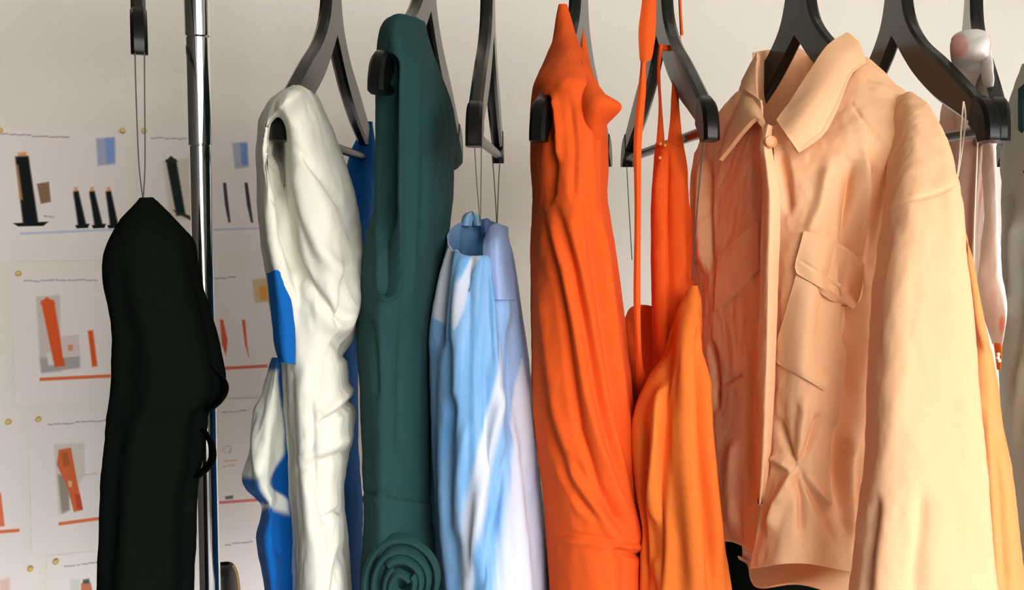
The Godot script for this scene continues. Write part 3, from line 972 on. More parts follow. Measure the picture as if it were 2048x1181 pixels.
func blue_dress() -> void:
	var t := thing("pale_blue_dress", "pale blue satin dress with white marbled streaks hung by strings", "dress", P(980, 1300, 1.05))
	var base := lin(92, 160, 216)
	var pale := lin(206, 212, 226)
	var lav := lin(140, 168, 216)
	# streaks: [streak value, then t, middle, half width ...]
	var streaks := [
		[[0.0, -0.75, 0.16], [0.08, -0.78, 0.16], [0.18, -0.8, 0.18], [0.25, -0.78, 0.15], [0.28, -0.77, 0.1], [0.295, -0.76, 0.0]],
		[[0.0, 0.22, 0.18], [0.06, 0.1, 0.15], [0.14, -0.1, 0.12], [0.2, -0.28, 0.1], [0.26, -0.34, 0.09], [0.31, -0.36, 0.0]],
		[[0.0, 0.6, 0.0], [0.08, 0.58, 0.07], [0.15, 0.52, 0.0]],
		[[0.33, 0.52, 0.0], [0.42, 0.44, 0.08], [0.48, 0.3, 0.11], [0.54, 0.14, 0.15], [0.64, -0.1, 0.18], [0.74, -0.34, 0.13], [0.86, -0.52, 0.09], [1.0, -0.66, 0.08]],
		[[0.40, 0.84, 0.0], [0.47, 0.82, 0.06], [0.54, 0.74, 0.14], [0.64, 0.62, 0.24], [0.76, 0.5, 0.36], [0.86, 0.42, 0.45], [1.0, 0.36, 0.5]],
		[[0.58, -0.38, 0.0], [0.66, -0.45, 0.035], [0.74, -0.5, 0.0]]]
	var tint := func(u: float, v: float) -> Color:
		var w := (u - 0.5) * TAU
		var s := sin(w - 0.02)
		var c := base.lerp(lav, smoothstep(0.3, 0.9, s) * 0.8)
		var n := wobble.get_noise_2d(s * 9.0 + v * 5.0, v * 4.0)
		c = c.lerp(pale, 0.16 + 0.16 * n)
		if cos(w) < -0.2: return c
		for l in streaks:
			for k in l.size() - 1:
				if v >= l[k][0] and v <= l[k + 1][0]:
					var f: float = (v - l[k][0]) / (l[k + 1][0] - l[k][0])
					var m := lerpf(l[k][1], l[k + 1][1], f)
					var h := lerpf(l[k][2], l[k + 1][2], f)
					c = c.lerp(pale, smoothstep(h * 1.35 + 0.004, h * 0.6, absf(s - m + 0.02 * n)) * 0.92)
		return c
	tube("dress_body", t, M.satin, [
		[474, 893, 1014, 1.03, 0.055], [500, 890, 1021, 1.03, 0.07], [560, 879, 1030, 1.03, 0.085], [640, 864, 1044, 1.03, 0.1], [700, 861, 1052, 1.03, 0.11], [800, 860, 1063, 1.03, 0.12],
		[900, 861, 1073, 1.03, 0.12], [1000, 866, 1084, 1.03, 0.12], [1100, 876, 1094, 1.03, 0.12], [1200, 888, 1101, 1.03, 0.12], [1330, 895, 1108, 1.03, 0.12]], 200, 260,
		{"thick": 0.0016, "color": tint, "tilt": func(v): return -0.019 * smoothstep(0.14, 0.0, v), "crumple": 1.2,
		"fold": func(w, v): return (0.0025 * sin(w * 9.0 - v * 5.0) + 0.0018 * sin(w * 17.0 + v * 3.0)) * smoothstep(0.0, 0.2, v), "creases": [
			[-5, 8, false, 900, 500, 888, 600, 884, 690], [4, 10, false, 915, 500, 905, 600, 896, 690],
			[-4, 9, false, 980, 540, 978, 620, 985, 740], [3, 12, false, 955, 530, 935, 600, 920, 700],
			[-6, 10, false, 1025, 640, 1022, 760, 1030, 880], [-5, 8, false, 905, 800, 896, 900, 898, 1050],
			[5, 9, false, 1006, 790, 985, 880, 960, 1000, 945, 1150], [-5, 8, false, 1015, 900, 995, 1000, 975, 1100, 965, 1180],
			[4, 9, false, 930, 850, 920, 950, 915, 1080]]})
	sheet("waist_fold", t, cloth(Color8(150, 172, 216), 0.2, 0.5), [
		[968, 474, 0.99, 980, 452, 1.0, 998, 447, 1.01, 1016, 455, 1.025],
		[966, 492, 0.972, 982, 482, 0.968, 1000, 478, 0.972, 1019, 484, 1.0],
		[968, 540, 0.965, 984, 536, 0.958, 1002, 532, 0.962, 1026, 540, 0.995],
		[974, 600, 0.965, 988, 600, 0.952, 1006, 600, 0.952, 1034, 600, 0.985]], 40, 60, {"crumple": 1.0})
	for s in [[[949, 288], [953, 360], [960, 445]], [[963, 284], [962, 360], [961, 445]]]:
		cord("hanging_string", t, M.thread, [P(s[0][0], s[0][1], 0.93), P(s[1][0], s[1][1], 0.96), P(s[2][0], s[2][1], 0.99)], 0.0005, 6, 16)
	for s in [[[984, 308], [989, 370], [994, 455]], [[1000, 318], [997, 370], [994, 455]]]:
		cord("hanging_string", t, M.thread, [P(s[0][0], s[0][1], 1.25), P(s[1][0], s[1][1], 1.18), P(s[2][0], s[2][1], 1.06)], 0.0006, 6, 16)
	var g := []
	for k in 5:
		var w := PI * k / 4.0
		g.append([936 - cos(w) * 12, 452 - sin(w) * 24, 1.075, 944 - cos(w) * 12, 452 - sin(w) * 26, 1.068, 952 - cos(w) * 11, 452 - sin(w) * 24, 1.075])
	sheet("strap_end", t, cloth(Color8(150, 196, 226), 0.1, 0.6), g, 10, 24)
	sheet("strap_end", t, cloth(Color8(108, 132, 190), 0.1, 0.6), [[962, 446, 1.08, 968, 438, 1.075, 976, 437, 1.075, 984, 444, 1.08], [962, 458, 1.07, 968, 452, 1.06, 976, 452, 1.06, 986, 458, 1.07], [964, 474, 1.07, 969, 468, 1.06, 977, 468, 1.06, 988, 472, 1.07]], 16, 12)

func orange_dress() -> void:
	var t := thing("orange_dress", "bright orange draped dress with a halter neck and gathered waist", "dress", P(1180, 1300, 1.05))
	tube("dress_body", t, M.orange_cloth, [
		[10, 1117, 1134, 1.07, 0.006], [50, 1110, 1146, 1.06, 0.015], [90, 1102, 1160, 1.05, 0.03], [130, 1085, 1178, 1.04, 0.06], [168, 1067, 1194, 1.0, 0.07], [200, 1061, 1206, 1.0, 0.085], [250, 1060, 1213, 1.0, 0.09], [330, 1060, 1217, 1.0, 0.09],
		[400, 1064, 1215, 1.0, 0.09], [470, 1062, 1226, 1.0, 0.09], [560, 1062, 1240, 0.995, 0.085], [640, 1061, 1251, 0.99, 0.085], [720, 1062, 1258, 0.985, 0.08], [800, 1065, 1266, 0.985, 0.08],
		[900, 1075, 1277, 0.98, 0.075], [1000, 1086, 1286, 0.975, 0.07], [1080, 1093, 1290, 0.975, 0.07], [1130, 1097, 1288, 0.975, 0.07], [1200, 1100, 1290, 0.975, 0.075], [1330, 1104, 1296, 0.975, 0.08]], 190, 320,
		{"crumple": 1.5, "creases": [
			[-26, 13, true, 1094, 206, 1098, 240, 1100, 268],
			[-10, 10, false, 1100, 270, 1102, 330, 1096, 400],
			[5, 7, false, 1106, 190, 1116, 250, 1116, 320],
			[-7, 9, false, 1082, 430, 1110, 530, 1130, 640, 1146, 760, 1160, 860, 1200, 980, 1262, 1080],
			[6, 12, false, 1098, 440, 1130, 540, 1152, 660, 1170, 780, 1196, 880, 1240, 990, 1275, 1075],
			[-6, 9, false, 1112, 420, 1146, 530, 1172, 660, 1194, 790, 1220, 900, 1270, 1060],
			[6, 11, false, 1140, 440, 1166, 560, 1190, 700, 1212, 820, 1250, 960, 1280, 1070],
			[-6, 9, false, 1170, 380, 1190, 520, 1210, 660, 1232, 800, 1256, 930, 1280, 1060],
			[6, 10, false, 1196, 430, 1214, 560, 1230, 700, 1246, 820, 1270, 980],
			[5, 12, false, 1080, 560, 1094, 680, 1110, 820, 1150, 950, 1230, 1070],
			[-5, 10, false, 1078, 700, 1096, 840, 1140, 980, 1220, 1080],
			[-3.5, 4, false, 1115, 1068, 1170, 1074, 1215, 1082, 1262, 1088],
			[3, 6, false, 1115, 1080, 1170, 1086, 1220, 1094],
			[-6, 5, false, 1228, 1102, 1250, 1106, 1272, 1112, 1292, 1110], [5, 6, false, 1222, 1090, 1250, 1092, 1290, 1097], [-6, 5, false, 1238, 1100, 1241, 1150, 1238, 1200],
			[-4, 10, false, 1130, 900, 1180, 980, 1240, 1050], [4, 10, false, 1110, 930, 1160, 1020, 1230, 1078],
			[-3, 8, false, 1140, 200, 1150, 300, 1146, 400], [3, 8, false, 1176, 250, 1184, 340, 1186, 420]]})
	sheet("shoulder_flap", t, M.orange_cloth, [
		[1150, 118, 1.0, 1164, 120, 0.98, 1178, 138, 0.975, 1186, 152, 0.99],
		[1146, 160, 0.96, 1170, 164, 0.93, 1196, 178, 0.92, 1212, 188, 0.935],
		[1146, 200, 0.935, 1176, 202, 0.905, 1214, 204, 0.90, 1243, 214, 0.92],
		[1150, 240, 0.935, 1172, 242, 0.912, 1196, 244, 0.91, 1214, 251, 0.93],
		[1152, 285, 0.95, 1172, 286, 0.93, 1192, 288, 0.93, 1208, 294, 0.95]], 40, 60, {"crumple": 1.0})
	ribbon("neck_strap", t, M.orange_cloth, [[42, 1156, 1164, 1.1], [70, 1158, 1170, 1.1], [105, 1160, 1176, 1.09], [150, 1164, 1186, 1.06]])

func strappy_dress() -> void:
	var t := thing("strappy_dress", "orange dress with long narrow straps and an open back hung beside the peach shirt", "dress", P(1380, 1300, 1.08))
	sheet("inner_back", t, M.orange_cloth, [
		[1246, 645, 1.14, 1262, 618, 1.17, 1285, 610, 1.19, 1315, 618, 1.17, 1345, 640, 1.14],
		[1246, 700, 1.14, 1262, 690, 1.17, 1285, 690, 1.19, 1315, 690, 1.17, 1345, 700, 1.14],
		[1246, 820, 1.13, 1262, 820, 1.16, 1285, 820, 1.18, 1315, 820, 1.16, 1345, 820, 1.13],
		[1250, 960, 1.12, 1265, 960, 1.14, 1285, 960, 1.16, 1315, 960, 1.14, 1345, 960, 1.12]], 40, 60, {"crumple": 2.0, "label": "inside of the back in shade"})
	sheet("side_panel", t, M.orange_cloth, [
		[1311, 286, 1.0, 1324, 284, 0.985, 1340, 284, 0.98, 1354, 284, 0.985, 1366, 288, 1.0],
		[1307, 340, 1.0, 1324, 340, 0.98, 1342, 340, 0.975, 1360, 340, 0.98, 1374, 342, 1.0],
		[1303, 420, 1.0, 1322, 420, 0.975, 1342, 420, 0.97, 1364, 420, 0.975, 1382, 420, 1.0],
		[1302, 520, 1.0, 1322, 520, 0.97, 1344, 520, 0.965, 1368, 520, 0.97, 1388, 520, 1.0],
		[1304, 620, 1.0, 1324, 620, 0.965, 1346, 620, 0.96, 1370, 620, 0.965, 1392, 620, 1.0],
		[1306, 720, 1.0, 1324, 720, 0.965, 1346, 720, 0.96, 1370, 720, 0.965, 1392, 720, 1.0],
		[1296, 770, 1.0, 1316, 775, 0.965, 1340, 775, 0.96, 1366, 775, 0.965, 1392, 775, 1.0],
		[1286, 830, 1.0, 1308, 830, 0.97, 1334, 830, 0.965, 1362, 830, 0.97, 1390, 830, 1.0]], 60, 150,
		{"crumple": 1.2, "creases": [[-6, 8, false, 1335, 300, 1334, 420, 1338, 560, 1340, 700], [5, 8, false, 1320, 320, 1316, 450, 1318, 600, 1322, 720], [5, 9, false, 1358, 330, 1362, 450, 1366, 560], [-4, 6, false, 1372, 360, 1378, 470, 1376, 560]]})
	sheet("side_panel", t, M.orange_cloth, [
		[1244, 640, 1.07, 1254, 640, 1.05, 1266, 646, 1.05], [1244, 700, 1.06, 1256, 700, 1.03, 1274, 706, 1.02], [1246, 770, 1.05, 1266, 772, 1.01, 1298, 776, 0.985], [1250, 840, 1.05, 1274, 840, 1.01, 1306, 846, 0.98], [1258, 960, 1.06, 1284, 960, 1.03, 1306, 960, 1.01], [1270, 1120, 1.07, 1288, 1120, 1.05, 1306, 1120, 1.03]], 30, 80, {"crumple": 1.2})
	tube("skirt", t, M.orange_sheer, [
		[572, 1382, 1394, 0.93, 0.004], [600, 1364, 1402, 0.93, 0.015], [660, 1340, 1407, 0.93, 0.03], [720, 1322, 1409, 0.93, 0.04], [770, 1292, 1411, 0.93, 0.045], [830, 1268, 1414, 0.93, 0.05], [900, 1268, 1421, 0.93, 0.05],
		[980, 1276, 1430, 0.93, 0.05], [1060, 1286, 1442, 0.93, 0.05], [1120, 1282, 1452, 0.93, 0.05], [1200, 1284, 1463, 0.93, 0.05], [1330, 1284, 1476, 0.93, 0.05]], 150, 240,
		{"crumple": 1.5, "fold": func(w, v): return 0.003 * sin(w * 8.0 + 1.0) * smoothstep(0.1, 0.6, v), "creases": [
			[-9, 10, false, 1342, 640, 1330, 760, 1326, 900, 1318, 1040, 1312, 1190],
			[8, 16, false, 1372, 640, 1372, 780, 1378, 920, 1388, 1060, 1394, 1190],
			[-9, 8, false, 1400, 660, 1398, 780, 1400, 900, 1412, 1030, 1424, 1190],
			[7, 9, false, 1318, 790, 1310, 900, 1304, 1030, 1300, 1190],
			[-8, 8, false, 1290, 850, 1290, 960, 1294, 1080, 1296, 1180],
			[6, 8, false, 1410, 720, 1412, 850, 1424, 980, 1440, 1120]]})
	ribbon("strap", t, M.orange_cloth, [[-40, 1284, 1320, 0.985], [0, 1284, 1313, 0.96], [60, 1277, 1311, 0.945], [115, 1279, 1304, 0.93], [128, 1281, 1292, 0.925], [180, 1276, 1292, 0.92], [240, 1270, 1287, 0.915], [300, 1267, 1283, 0.91], [420, 1269, 1282, 0.91], [600, 1267, 1281, 0.92], [700, 1271, 1283, 0.94], [760, 1273, 1289, 0.965], [800, 1276, 1292, 0.99], [830, 1277, 1293, 1.04]], 0.002, 140)
	ribbon("strap", t, M.orange_cloth, [[90, 1318, 1326, 1.05], [140, 1314, 1321, 1.04], [200, 1317, 1323, 1.02], [240, 1316, 1326, 1.0], [290, 1312, 1330, 0.99]], 0.002)
	ribbon("strap", t, M.orange_cloth, [[96, 1352, 1362, 1.06], [140, 1346, 1359, 1.04], [200, 1342, 1358, 1.01], [240, 1340, 1361, 0.99], [290, 1334, 1366, 0.985]], 0.002)
	sheet("strap_bridge", t, M.orange_cloth, [[1318, 86, 1.06, 1330, 90, 1.055, 1344, 90, 1.055, 1362, 70, 1.07], [1318, 96, 1.055, 1330, 100, 1.05, 1344, 100, 1.05, 1362, 104, 1.06]], 16, 8)
	ribbon("strap_loop", t, M.orange_cloth, [[-30, 1355, 1362, 1.1], [30, 1358, 1364, 1.09], [70, 1360, 1367, 1.09]], 0.002)
	for q in [[1321, 288], [1330, 291], [1320, 316], [1321, 372]]:
		var b := put("bead", lathe([[0.0, 0.002], [0.0012, 0.0016], [0.0019, 0.0004], [0.0019, -0.0004], [0.0012, -0.0016], [0.0, -0.002]], 10), M.bead, t)
		b.position = P(q[0], q[1], 0.978) - t.position
	cord("hanging_string", t, M.thread, [P(1253, 325, 1.3), P(1257, 400, 1.28), P(1264, 520, 1.25)], 0.0006, 6, 20)
	cord("hanging_string", t, M.thread, [P(1408, 275, 0.91), P(1396, 400, 0.94), P(1384, 560, 0.965)], 0.0008, 6, 20)

func depth_on(p: PackedVector3Array, px: float, py: float) -> float:      # how far away a piece of cloth is there
	var best := 1e9
	var d := 1.0
	var want := Vector2(px, py)
	for k in range(0, p.size(), 2):
		var e := seen_at(p[k]).distance_squared_to(want) - p[k].z * 60.0
		if e < best:
			best = e
			d = -p[k].z
	return d

func laid_on(p: PackedVector3Array, rows: Array, lift: float) -> Array:   # rows of px, py laid on another piece
	var out := []
	for r in rows:
		var line := []
		for k in range(0, r.size(), 2): line.append_array([r[k], r[k + 1], depth_on(p, r[k], r[k + 1]) - lift])
		out.append(line)
	return out

func peach_shirt() -> void:
	var t := thing("peach_shirt", "peach overshirt with a pointed collar and chest pockets on a black hanger", "shirt", P(1650, 1300, 1.0))
	var m: Material = M.peach_cloth
	var front := sheet("front_panel", t, m, [
		[1546, 252, 0.905, 1590, 226, 0.92, 1650, 168, 0.96, 1716, 110, 1, 1800, 172, 0.95, 1868, 256, 0.9],
		[1548, 310, 0.89, 1600, 300, 0.885, 1660, 274, 0.88, 1722, 254, 0.875, 1790, 280, 0.868, 1850, 322, 0.88],
		[1552, 400, 0.88, 1606, 400, 0.865, 1664, 392, 0.858, 1722, 392, 0.856, 1780, 400, 0.874, 1840, 420, 0.91],
		[1552, 520, 0.876, 1596, 520, 0.855, 1654, 520, 0.85, 1714, 520, 0.856, 1770, 520, 0.874, 1840, 540, 0.91],
		[1550, 640, 0.874, 1590, 640, 0.849, 1640, 640, 0.843, 1700, 640, 0.856, 1756, 640, 0.874, 1830, 650, 0.91],
		[1548, 760, 0.874, 1586, 760, 0.846, 1632, 760, 0.84, 1688, 760, 0.856, 1748, 760, 0.874, 1820, 760, 0.91],
		[1542, 880, 0.876, 1580, 880, 0.852, 1624, 880, 0.846, 1676, 880, 0.856, 1738, 880, 0.874, 1810, 880, 0.91],
		[1526, 1000, 0.88, 1568, 1000, 0.852, 1616, 1000, 0.845, 1670, 1000, 0.856, 1732, 1000, 0.874, 1800, 1000, 0.91],
		[1508, 1090, 0.88, 1556, 1090, 0.847, 1610, 1090, 0.84, 1668, 1090, 0.856, 1730, 1090, 0.874, 1796, 1095, 0.91],
		[1498, 1138, 0.88, 1552, 1130, 0.844, 1610, 1128, 0.838, 1668, 1138, 0.856, 1730, 1150, 0.874, 1794, 1160, 0.91]], 170, 300,
		{"thick": 0.0022, "crumple": 2.0, "creases": [
			[-1.6, 4, false, 1702, 206, 1730, 244, 1765, 286, 1782, 300],
			[-14, 14, false, 1700, 330, 1694, 420, 1698, 520, 1702, 600],
			[7, 14, false, 1660, 330, 1640, 420, 1618, 470],
			[7, 11, false, 1730, 310, 1732, 420, 1734, 540], [-6, 9, false, 1752, 330, 1750, 450, 1748, 560],
			[-9, 9, false, 1562, 300, 1572, 360, 1576, 420],
			[-22, 20, false, 1722, 420, 1720, 560, 1714, 700, 1702, 800, 1694, 900, 1690, 1040],
			[8, 11, false, 1686, 680, 1676, 780, 1672, 860],
			[-9, 8, false, 1704, 652, 1702, 690, 1696, 730],
			[-7, 8, false, 1590, 935, 1572, 890, 1556, 840], [-7, 8, false, 1596, 930, 1622, 880, 1642, 830],
			[7, 9, false, 1592, 938, 1576, 970, 1556, 1010, 1540, 1060], [-7, 8, false, 1598, 940, 1622, 980, 1648, 1030, 1664, 1080],
			[6, 9, false, 1588, 936, 1564, 926, 1545, 915], [7, 10, false, 1600, 925, 1604, 860, 1610, 800],
			[-6, 9, false, 1586, 945, 1602, 1000, 1606, 1070], [6, 8, false, 1604, 948, 1640, 990, 1660, 1010],
			[8, 12, false, 1712, 860, 1708, 960, 1700, 1080], [-7, 9, false, 1725, 900, 1722, 1000, 1716, 1120]]})
	var left := sheet("front_panel", t, m, [
		[1386, 306, 1.05, 1410, 262, 1.03, 1442, 222, 1.01, 1482, 180, 0.985, 1520, 200, 0.935],
		[1380, 360, 1.04, 1412, 340, 1.01, 1448, 330, 0.975, 1488, 320, 0.94, 1530, 320, 0.9],
		[1381, 440, 1.02, 1410, 440, 0.99, 1448, 440, 0.96, 1488, 440, 0.925, 1530, 440, 0.885],
		[1386, 560, 1.02, 1412, 560, 0.985, 1450, 560, 0.955, 1488, 560, 0.92, 1526, 560, 0.882],
		[1394, 700, 1.01, 1418, 700, 0.98, 1452, 700, 0.95, 1488, 700, 0.92, 1524, 700, 0.882],
		[1402, 850, 1.01, 1424, 850, 0.975, 1456, 850, 0.95, 1490, 850, 0.92, 1522, 850, 0.885],
		[1414, 1000, 1.0, 1434, 1000, 0.975, 1462, 1000, 0.95, 1492, 1000, 0.92, 1518, 1000, 0.89],
		[1430, 1085, 1.0, 1446, 1084, 0.975, 1470, 1090, 0.95, 1494, 1104, 0.92, 1514, 1118, 0.89]], 90, 200,
		{"thick": 0.0022, "crumple": 2.2, "label": "shaded front half of the shirt left of the buttons", "creases": [[6, 7, false, 1404, 320, 1402, 430, 1406, 540], [-6, 7, false, 1418, 330, 1416, 430, 1420, 540],
			[-8, 9, false, 1508, 320, 1512, 450, 1508, 560], [6, 12, false, 1470, 880, 1462, 980, 1470, 1060], [-7, 7, false, 1422, 690, 1430, 740, 1432, 820],
			[-4, 5, false, 1440, 770, 1480, 750], [-6, 10, false, 1496, 700, 1492, 850, 1500, 980], [-3, 3, false, 1450, 1084, 1478, 1094, 1500, 1106]]})
	sheet("placket", t, m, [
		[1528, 248, 0.896, 1536, 248, 0.888, 1546, 252, 0.890], [1520, 292, 0.878, 1530, 292, 0.872, 1545, 296, 0.878], [1524, 345, 0.872, 1535, 345, 0.862, 1554, 350, 0.866],
		[1524, 420, 0.872, 1540, 420, 0.858, 1560, 420, 0.866], [1520, 560, 0.872, 1536, 560, 0.857, 1556, 560, 0.864], [1517, 700, 0.872, 1533, 700, 0.857, 1552, 700, 0.863],
		[1517, 820, 0.874, 1530, 820, 0.86, 1547, 820, 0.866], [1517, 920, 0.877, 1526, 920, 0.864, 1538, 920, 0.87], [1514, 1010, 0.882, 1519, 1010, 0.874, 1526, 1010, 0.88]], 26, 160, {"thick": 0.003, "crumple": 1.2})
	tube("sleeve", t, m, [
		[186, 1806, 1822, 0.93, 0.008], [200, 1790, 1838, 0.915, 0.02], [235, 1784, 1864, 0.885, 0.028], [300, 1783, 1893, 0.85, 0.03], [380, 1776, 1911, 0.82, 0.03], [480, 1766, 1922, 0.80, 0.03], [600, 1750, 1934, 0.785, 0.03],
		[750, 1742, 1948, 0.775, 0.03], [900, 1736, 1960, 0.765, 0.03], [1050, 1722, 1974, 0.755, 0.03], [1200, 1706, 1988, 0.75, 0.03], [1340, 1696, 1998, 0.745, 0.03]], 150, 240,
		{"crumple": 1.8, "square": 3.6, "creases": [
			[-1.4, 4, false, 1795, 405, 1830, 398, 1870, 388, 1908, 372],
			[-4, 14, false, 1848, 980, 1840, 1080, 1826, 1200], [3, 16, false, 1880, 1000, 1876, 1200], [-7, 12, false, 1750, 1000, 1736, 1100, 1728, 1200]]})
	sheet("collar", t, m, [
		[1553, 240, 0.888, 1585, 195, 0.905, 1620, 140, 0.935, 1655, 90, 0.97, 1694, 64, 1.01],
		[1573, 270, 0.866, 1614, 222, 0.872, 1650, 168, 0.902, 1686, 116, 0.945, 1718, 84, 0.985],
		[1598, 306, 0.862, 1648, 268, 0.862, 1677, 214, 0.886, 1702, 152, 0.93, 1734, 124, 0.965]], 90, 50, {"thick": 0.004, "crumple": 0.8, "label": "wide pointed collar leaf", "creases": [[-1.2, 2.5, false, 1596, 296, 1642, 262, 1670, 210, 1696, 148, 1726, 120]]})
	sheet("collar", t, m, [
		[1514, 106, 1.06, 1511, 150, 1.0, 1515, 196, 0.95, 1532, 250, 0.905],
		[1497, 132, 1.055, 1489, 178, 0.99, 1488, 214, 0.95, 1504, 240, 0.915],
		[1482, 162, 1.05, 1470, 214, 0.99, 1452, 272, 0.96, 1438, 320, 0.945]], 70, 50, {"thick": 0.004, "crumple": 0.8, "label": "shaded far collar leaf"})
	sheet("collar_band", t, m, [
		[1512, 104, 1.08, 1545, 99, 1.24, 1590, 94, 1.27, 1630, 106, 1.26, 1690, 70, 1.09],
		[1512, 150, 1.06, 1542, 170, 1.23, 1590, 172, 1.26, 1630, 160, 1.24, 1680, 110, 1.06],
		[1514, 200, 1.03, 1536, 236, 1.2, 1580, 244, 1.23, 1625, 220, 1.2, 1672, 160, 1.02],
		[1518, 260, 0.99, 1536, 300, 1.16, 1570, 310, 1.19, 1610, 290, 1.16, 1660, 230, 0.98]], 70, 60, {"thick": 0.003, "crumple": 1.5, "label": "inside of the collar and back yoke in shade"})
	sheet("back_panel", t, m, [
		[1430, 1040, 1.16, 1480, 1040, 1.1, 1560, 1040, 0.98, 1640, 1040, 0.93, 1720, 1040, 0.91, 1790, 1040, 0.94],
		[1435, 1095, 1.16, 1484, 1112, 1.1, 1560, 1130, 0.98, 1640, 1132, 0.93, 1720, 1140, 0.91, 1790, 1150, 0.94],
		[1440, 1096, 1.16, 1490, 1120, 1.08, 1510, 1172, 0.96, 1600, 1168, 0.92, 1720, 1210, 0.91, 1790, 1220, 0.94]], 60, 40, {"thick": 0.002, "label": "back hem below the front hem"})
	# chest pockets
	sheet("pocket", t, m, laid_on(front, [
		[1600, 520, 1640, 545, 1680, 575], [1584, 580, 1630, 600, 1690, 625], [1564, 650, 1620, 670, 1680, 690], [1549, 706, 1604, 735, 1660, 760], [1556, 728, 1606, 756, 1648, 782]], 0.004), 60, 60, {"thick": 0.004, "crumple": 1.0})
	sheet("pocket_flap", t, m, laid_on(front, [
		[1608, 462, 1655, 476, 1698, 500, 1730, 530], [1600, 492, 1648, 512, 1694, 538, 1726, 566], [1590, 530, 1640, 556, 1686, 584, 1716, 606], [1594, 548, 1636, 573, 1676, 597, 1706, 618]], 0.007), 70, 50, {"thick": 0.005, "crumple": 0.8, "creases": [[-1.2, 2.4, false, 1602, 522, 1640, 546, 1688, 574]]})
	sheet("pocket_flap", t, m, laid_on(left, [
		[1434, 512, 1476, 476, 1516, 440], [1431, 566, 1474, 530, 1516, 490], [1428, 622, 1472, 584, 1518, 540]], 0.006), 40, 40, {"thick": 0.004, "crumple": 0.8})
	var b := put("button", lathe([[0.0, 0.002], [0.003, 0.002], [0.0048, 0.0026], [0.0055, 0.0014], [0.0055, 0.0], [0.0, 0.0]], 20), plain(Color8(222, 152, 100), 0.35), t)
	b.position = P(1541, 284, 0.872) - t.position
	b.rotation_degrees = Vector3(80, 0, 0)

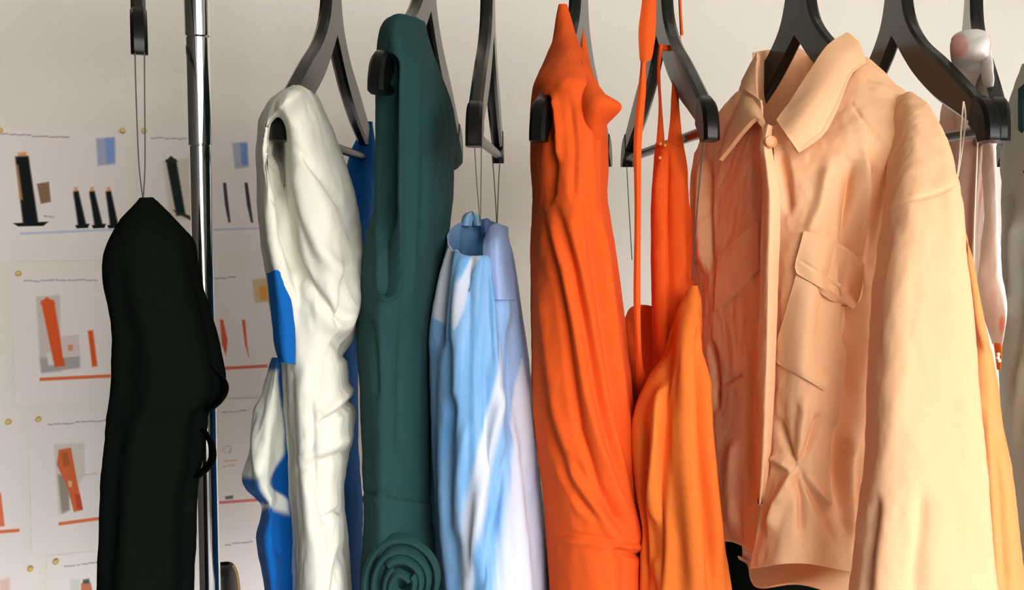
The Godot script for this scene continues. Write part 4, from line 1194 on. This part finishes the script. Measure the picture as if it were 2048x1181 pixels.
func right_hand_garments() -> void:
	# black piece below the shirt's hem
	var k := thing("black_trousers", "black cloth garment showing below the peach shirt hem", "garment", P(1550, 1330, 1.1))
	tube("garment_body", k, M.black_cloth, [[1060, 1452, 1660, 1.13, 0.05], [1100, 1446, 1662, 1.13, 0.05], [1150, 1446, 1664, 1.13, 0.05], [1220, 1454, 1668, 1.13, 0.05], [1340, 1452, 1672, 1.13, 0.05]], 60, 40, {"crumple": 2.0})
	# peach slip on the hanger behind the shirt
	var s := thing("peach_slip", "soft orange slip hung by long cream loops right of the peach sleeve", "dress", P(1960, 1330, 1.0))
	tube("slip_body", s, cloth(Color8(242, 160, 98), 0.15, 0.9, 0.1), [
		[392, 1899, 1910, 0.99, 0.004], [420, 1890, 1920, 0.985, 0.015], [470, 1880, 1934, 0.98, 0.03], [560, 1872, 1950, 0.97, 0.045], [640, 1868, 1970, 0.96, 0.05], [720, 1866, 1990, 0.96, 0.05],
		[820, 1866, 2006, 0.96, 0.05], [940, 1870, 2026, 0.96, 0.05], [1060, 1876, 2042, 0.96, 0.05], [1200, 1884, 2060, 0.96, 0.05], [1340, 1890, 2074, 0.96, 0.05]], 90, 180,
		{"crumple": 1.5, "creases": [[-7, 7, false, 1920, 450, 1930, 540, 1944, 640], [5, 7, false, 1932, 500, 1950, 600, 1970, 700], [-4, 8, false, 1990, 860, 2000, 1000, 2010, 1180], [4, 9, false, 1975, 820, 1985, 1000, 1995, 1180]]})
	for l in [[[1927, 203, 0.93], [1923, 250, 0.935], [1917, 330, 0.955], [1905, 400, 0.985]], [[1927, 203, 0.93], [1931, 240, 0.935], [1921, 320, 0.955], [1906, 402, 0.985]], [[1956, 262, 0.95], [1953, 340, 0.955], [1949, 450, 0.96], [1947, 560, 0.968]]]:
		var line := []
		for q in l: line.append(P(q[0], q[1], q[2]))
		cord("hanging_loop", s, M.cream_thread, line, 0.0008, 6, 30)
	# pink and white garment
	var pk := thing("pink_white_top", "white garment with pink blotches slung high on its hanger behind the peach slip", "top", P(1940, 800, 1.1))
	var white := lin(236, 229, 223)
	var pink := lin(238, 160, 148)
	var rose := lin(220, 190, 176)
	tube("neck_drape", pk, M.mixed_cloth, [
		[60, 1925, 1955, 1.06, 0.006], [68, 1906, 1972, 1.04, 0.02], [90, 1899, 1982, 1.0, 0.03], [115, 1901, 1979, 0.99, 0.03], [140, 1904, 1976, 1.01, 0.03], [170, 1900, 1982, 1.05, 0.035], [210, 1886, 1984, 1.07, 0.04], [260, 1882, 1978, 1.08, 0.05],
		[330, 1878, 1975, 1.09, 0.05], [420, 1884, 1962, 1.1, 0.05], [520, 1892, 1958, 1.1, 0.05], [640, 1900, 1960, 1.1, 0.05]], 90, 160,
		{"crumple": 1.2, "fold": func(w, v): return 0.004 * sin(w * 7.0 + v * 4.0) * smoothstep(0.3, 0.6, v), "color": func(u, v):
			var w: float = (u - 0.5) * TAU
			var c := white.lerp(rose, smoothstep(0.5, 0.62, v))
			c = c.lerp(pink, smoothstep(1.0, 0.6, Vector2((sin(w) - 0.82) * 3.0, (v - 0.19) * 9.0).length()) * float(cos(w) > -0.3))
			c = c.lerp(pink, 0.8 * smoothstep(1.0, 0.6, Vector2((sin(w) + 0.95) * 4.0, (v - 0.19) * 9.0).length()))
			c = c.lerp(lin(206, 84, 60), 0.75 * smoothstep(1.0, 0.6, Vector2((sin(w) - 0.2) * 4.0, (v - 0.78) * 9.0).length()))
			return c})
	tube("drape_fold", pk, M.mixed_cloth, [[84, 1958, 1980, 1.0, 0.008], [110, 1958, 1984, 0.98, 0.012], [140, 1962, 1986, 0.955, 0.013], [162, 1966, 1989, 0.945, 0.012], [174, 1974, 1987, 0.942, 0.005]], 40, 40, {"crumple": 1.0, "color": func(_u, _v): return white})
	tube("tie_end", pk, M.mixed_cloth, [
		[262, 1964, 1990, 1.0, 0.008], [330, 1966, 1992, 1.0, 0.012], [410, 1969, 1994, 1.0, 0.014], [480, 1963, 1997, 1.0, 0.016], [550, 1957, 2004, 1.0, 0.02], [600, 1960, 2015, 1.0, 0.024], [640, 1968, 2014, 1.0, 0.022], [690, 1986, 2006, 1.0, 0.01]], 60, 110,
		{"crumple": 2.0, "label": "white tie end with one pink blotch", "color": func(u, v):
			var w: float = (u - 0.5) * TAU
			var c := lin(236, 232, 226)
			c = c.lerp(lin(222, 184, 170), 0.75 * smoothstep(0.34, 0.1, v) * smoothstep(0.5, -0.3, sin(w)))
			return c.lerp(pink, smoothstep(1.0, 0.5, Vector2((sin(w) + 0.55) * 3.0, (v - 0.875) * 14.0).length()))})
	tube("hem_tip", pk, M.orange_sheer, [[686, 1986, 2005, 1.0, 0.008], [710, 1990, 2004, 1.0, 0.008], [740, 1994, 2001, 1.0, 0.004]], 24, 16, {"label": "orange beaded tip"})
	for q in [[1997, 709], [1999, 722], [1996, 716]]:
		var b := put("bead", lathe([[0.0, 0.002], [0.0012, 0.0016], [0.0019, 0.0004], [0.0019, -0.0004], [0.0012, -0.0016], [0.0, -0.002]], 10), plain(Color8(240, 226, 206), 0.3), pk)
		b.position = P(q[0], q[1], 0.989) - pk.position
	# grey green garment at the right edge
	var g := thing("grey_garment", "grey green garment hanging at the right edge of the picture", "garment", P(2140, 1330, 1.05))
	var body := tube("garment_body", g, M.grey_cloth, [
		[120, 2046, 2110, 1.05, 0.03], [160, 2030, 2160, 1.04, 0.06], [200, 2014, 2200, 1.03, 0.09], [260, 2004, 2230, 1.02, 0.1], [350, 2001, 2250, 1.02, 0.11], [450, 1998, 2260, 1.02, 0.11], [560, 1996, 2270, 1.02, 0.11], [700, 1994, 2280, 1.02, 0.11],
		[850, 2000, 2290, 1.02, 0.11], [1000, 2010, 2300, 1.02, 0.11], [1200, 2020, 2310, 1.02, 0.11], [1340, 2024, 2315, 1.02, 0.11]], 140, 200,
		{"crumple": 2.0, "creases": [[-10, 10, false, 2016, 360, 2012, 480, 2018, 600], [9, 10, false, 2036, 440, 2026, 540, 2022, 640], [-8, 7, false, 2046, 560, 2034, 680, 2030, 790], [6, 8, false, 2046, 720, 2036, 820, 2034, 900]]})
	sheet("lining", g, M.teal_cloth, laid_on(body, [
		[2036, 178, 2046, 170, 2060, 162, 2080, 160], [2036, 250, 2047, 250, 2064, 250, 2090, 250], [2040, 310, 2050, 312, 2066, 312, 2092, 310], [2046, 345, 2054, 346, 2068, 346, 2094, 345]], 0.006), 24, 40, {"label": "dark teal lining inside the collar"})
	# small black bag by the pole
	var bag := thing("black_bag", "small black bag with a tan edge low beside the chrome pole", "bag", P(460, 1330, 1.2))
	tube("bag_body", bag, plain(Color8(20, 20, 18), 0.5), [[1128, 436, 460, 1.2, 0.006], [1134, 430, 468, 1.2, 0.015], [1150, 424, 472, 1.2, 0.022], [1200, 416, 478, 1.2, 0.03], [1330, 412, 486, 1.2, 0.035]], 48, 50, {"crumple": 1.0})
	cord("tan_edge", bag, plain(Color8(190, 150, 96), 0.6), [P(466, 1131, 1.178), P(474, 1150, 1.176), P(480, 1200, 1.172), P(488, 1330, 1.168)], 0.0016, 8, 30)
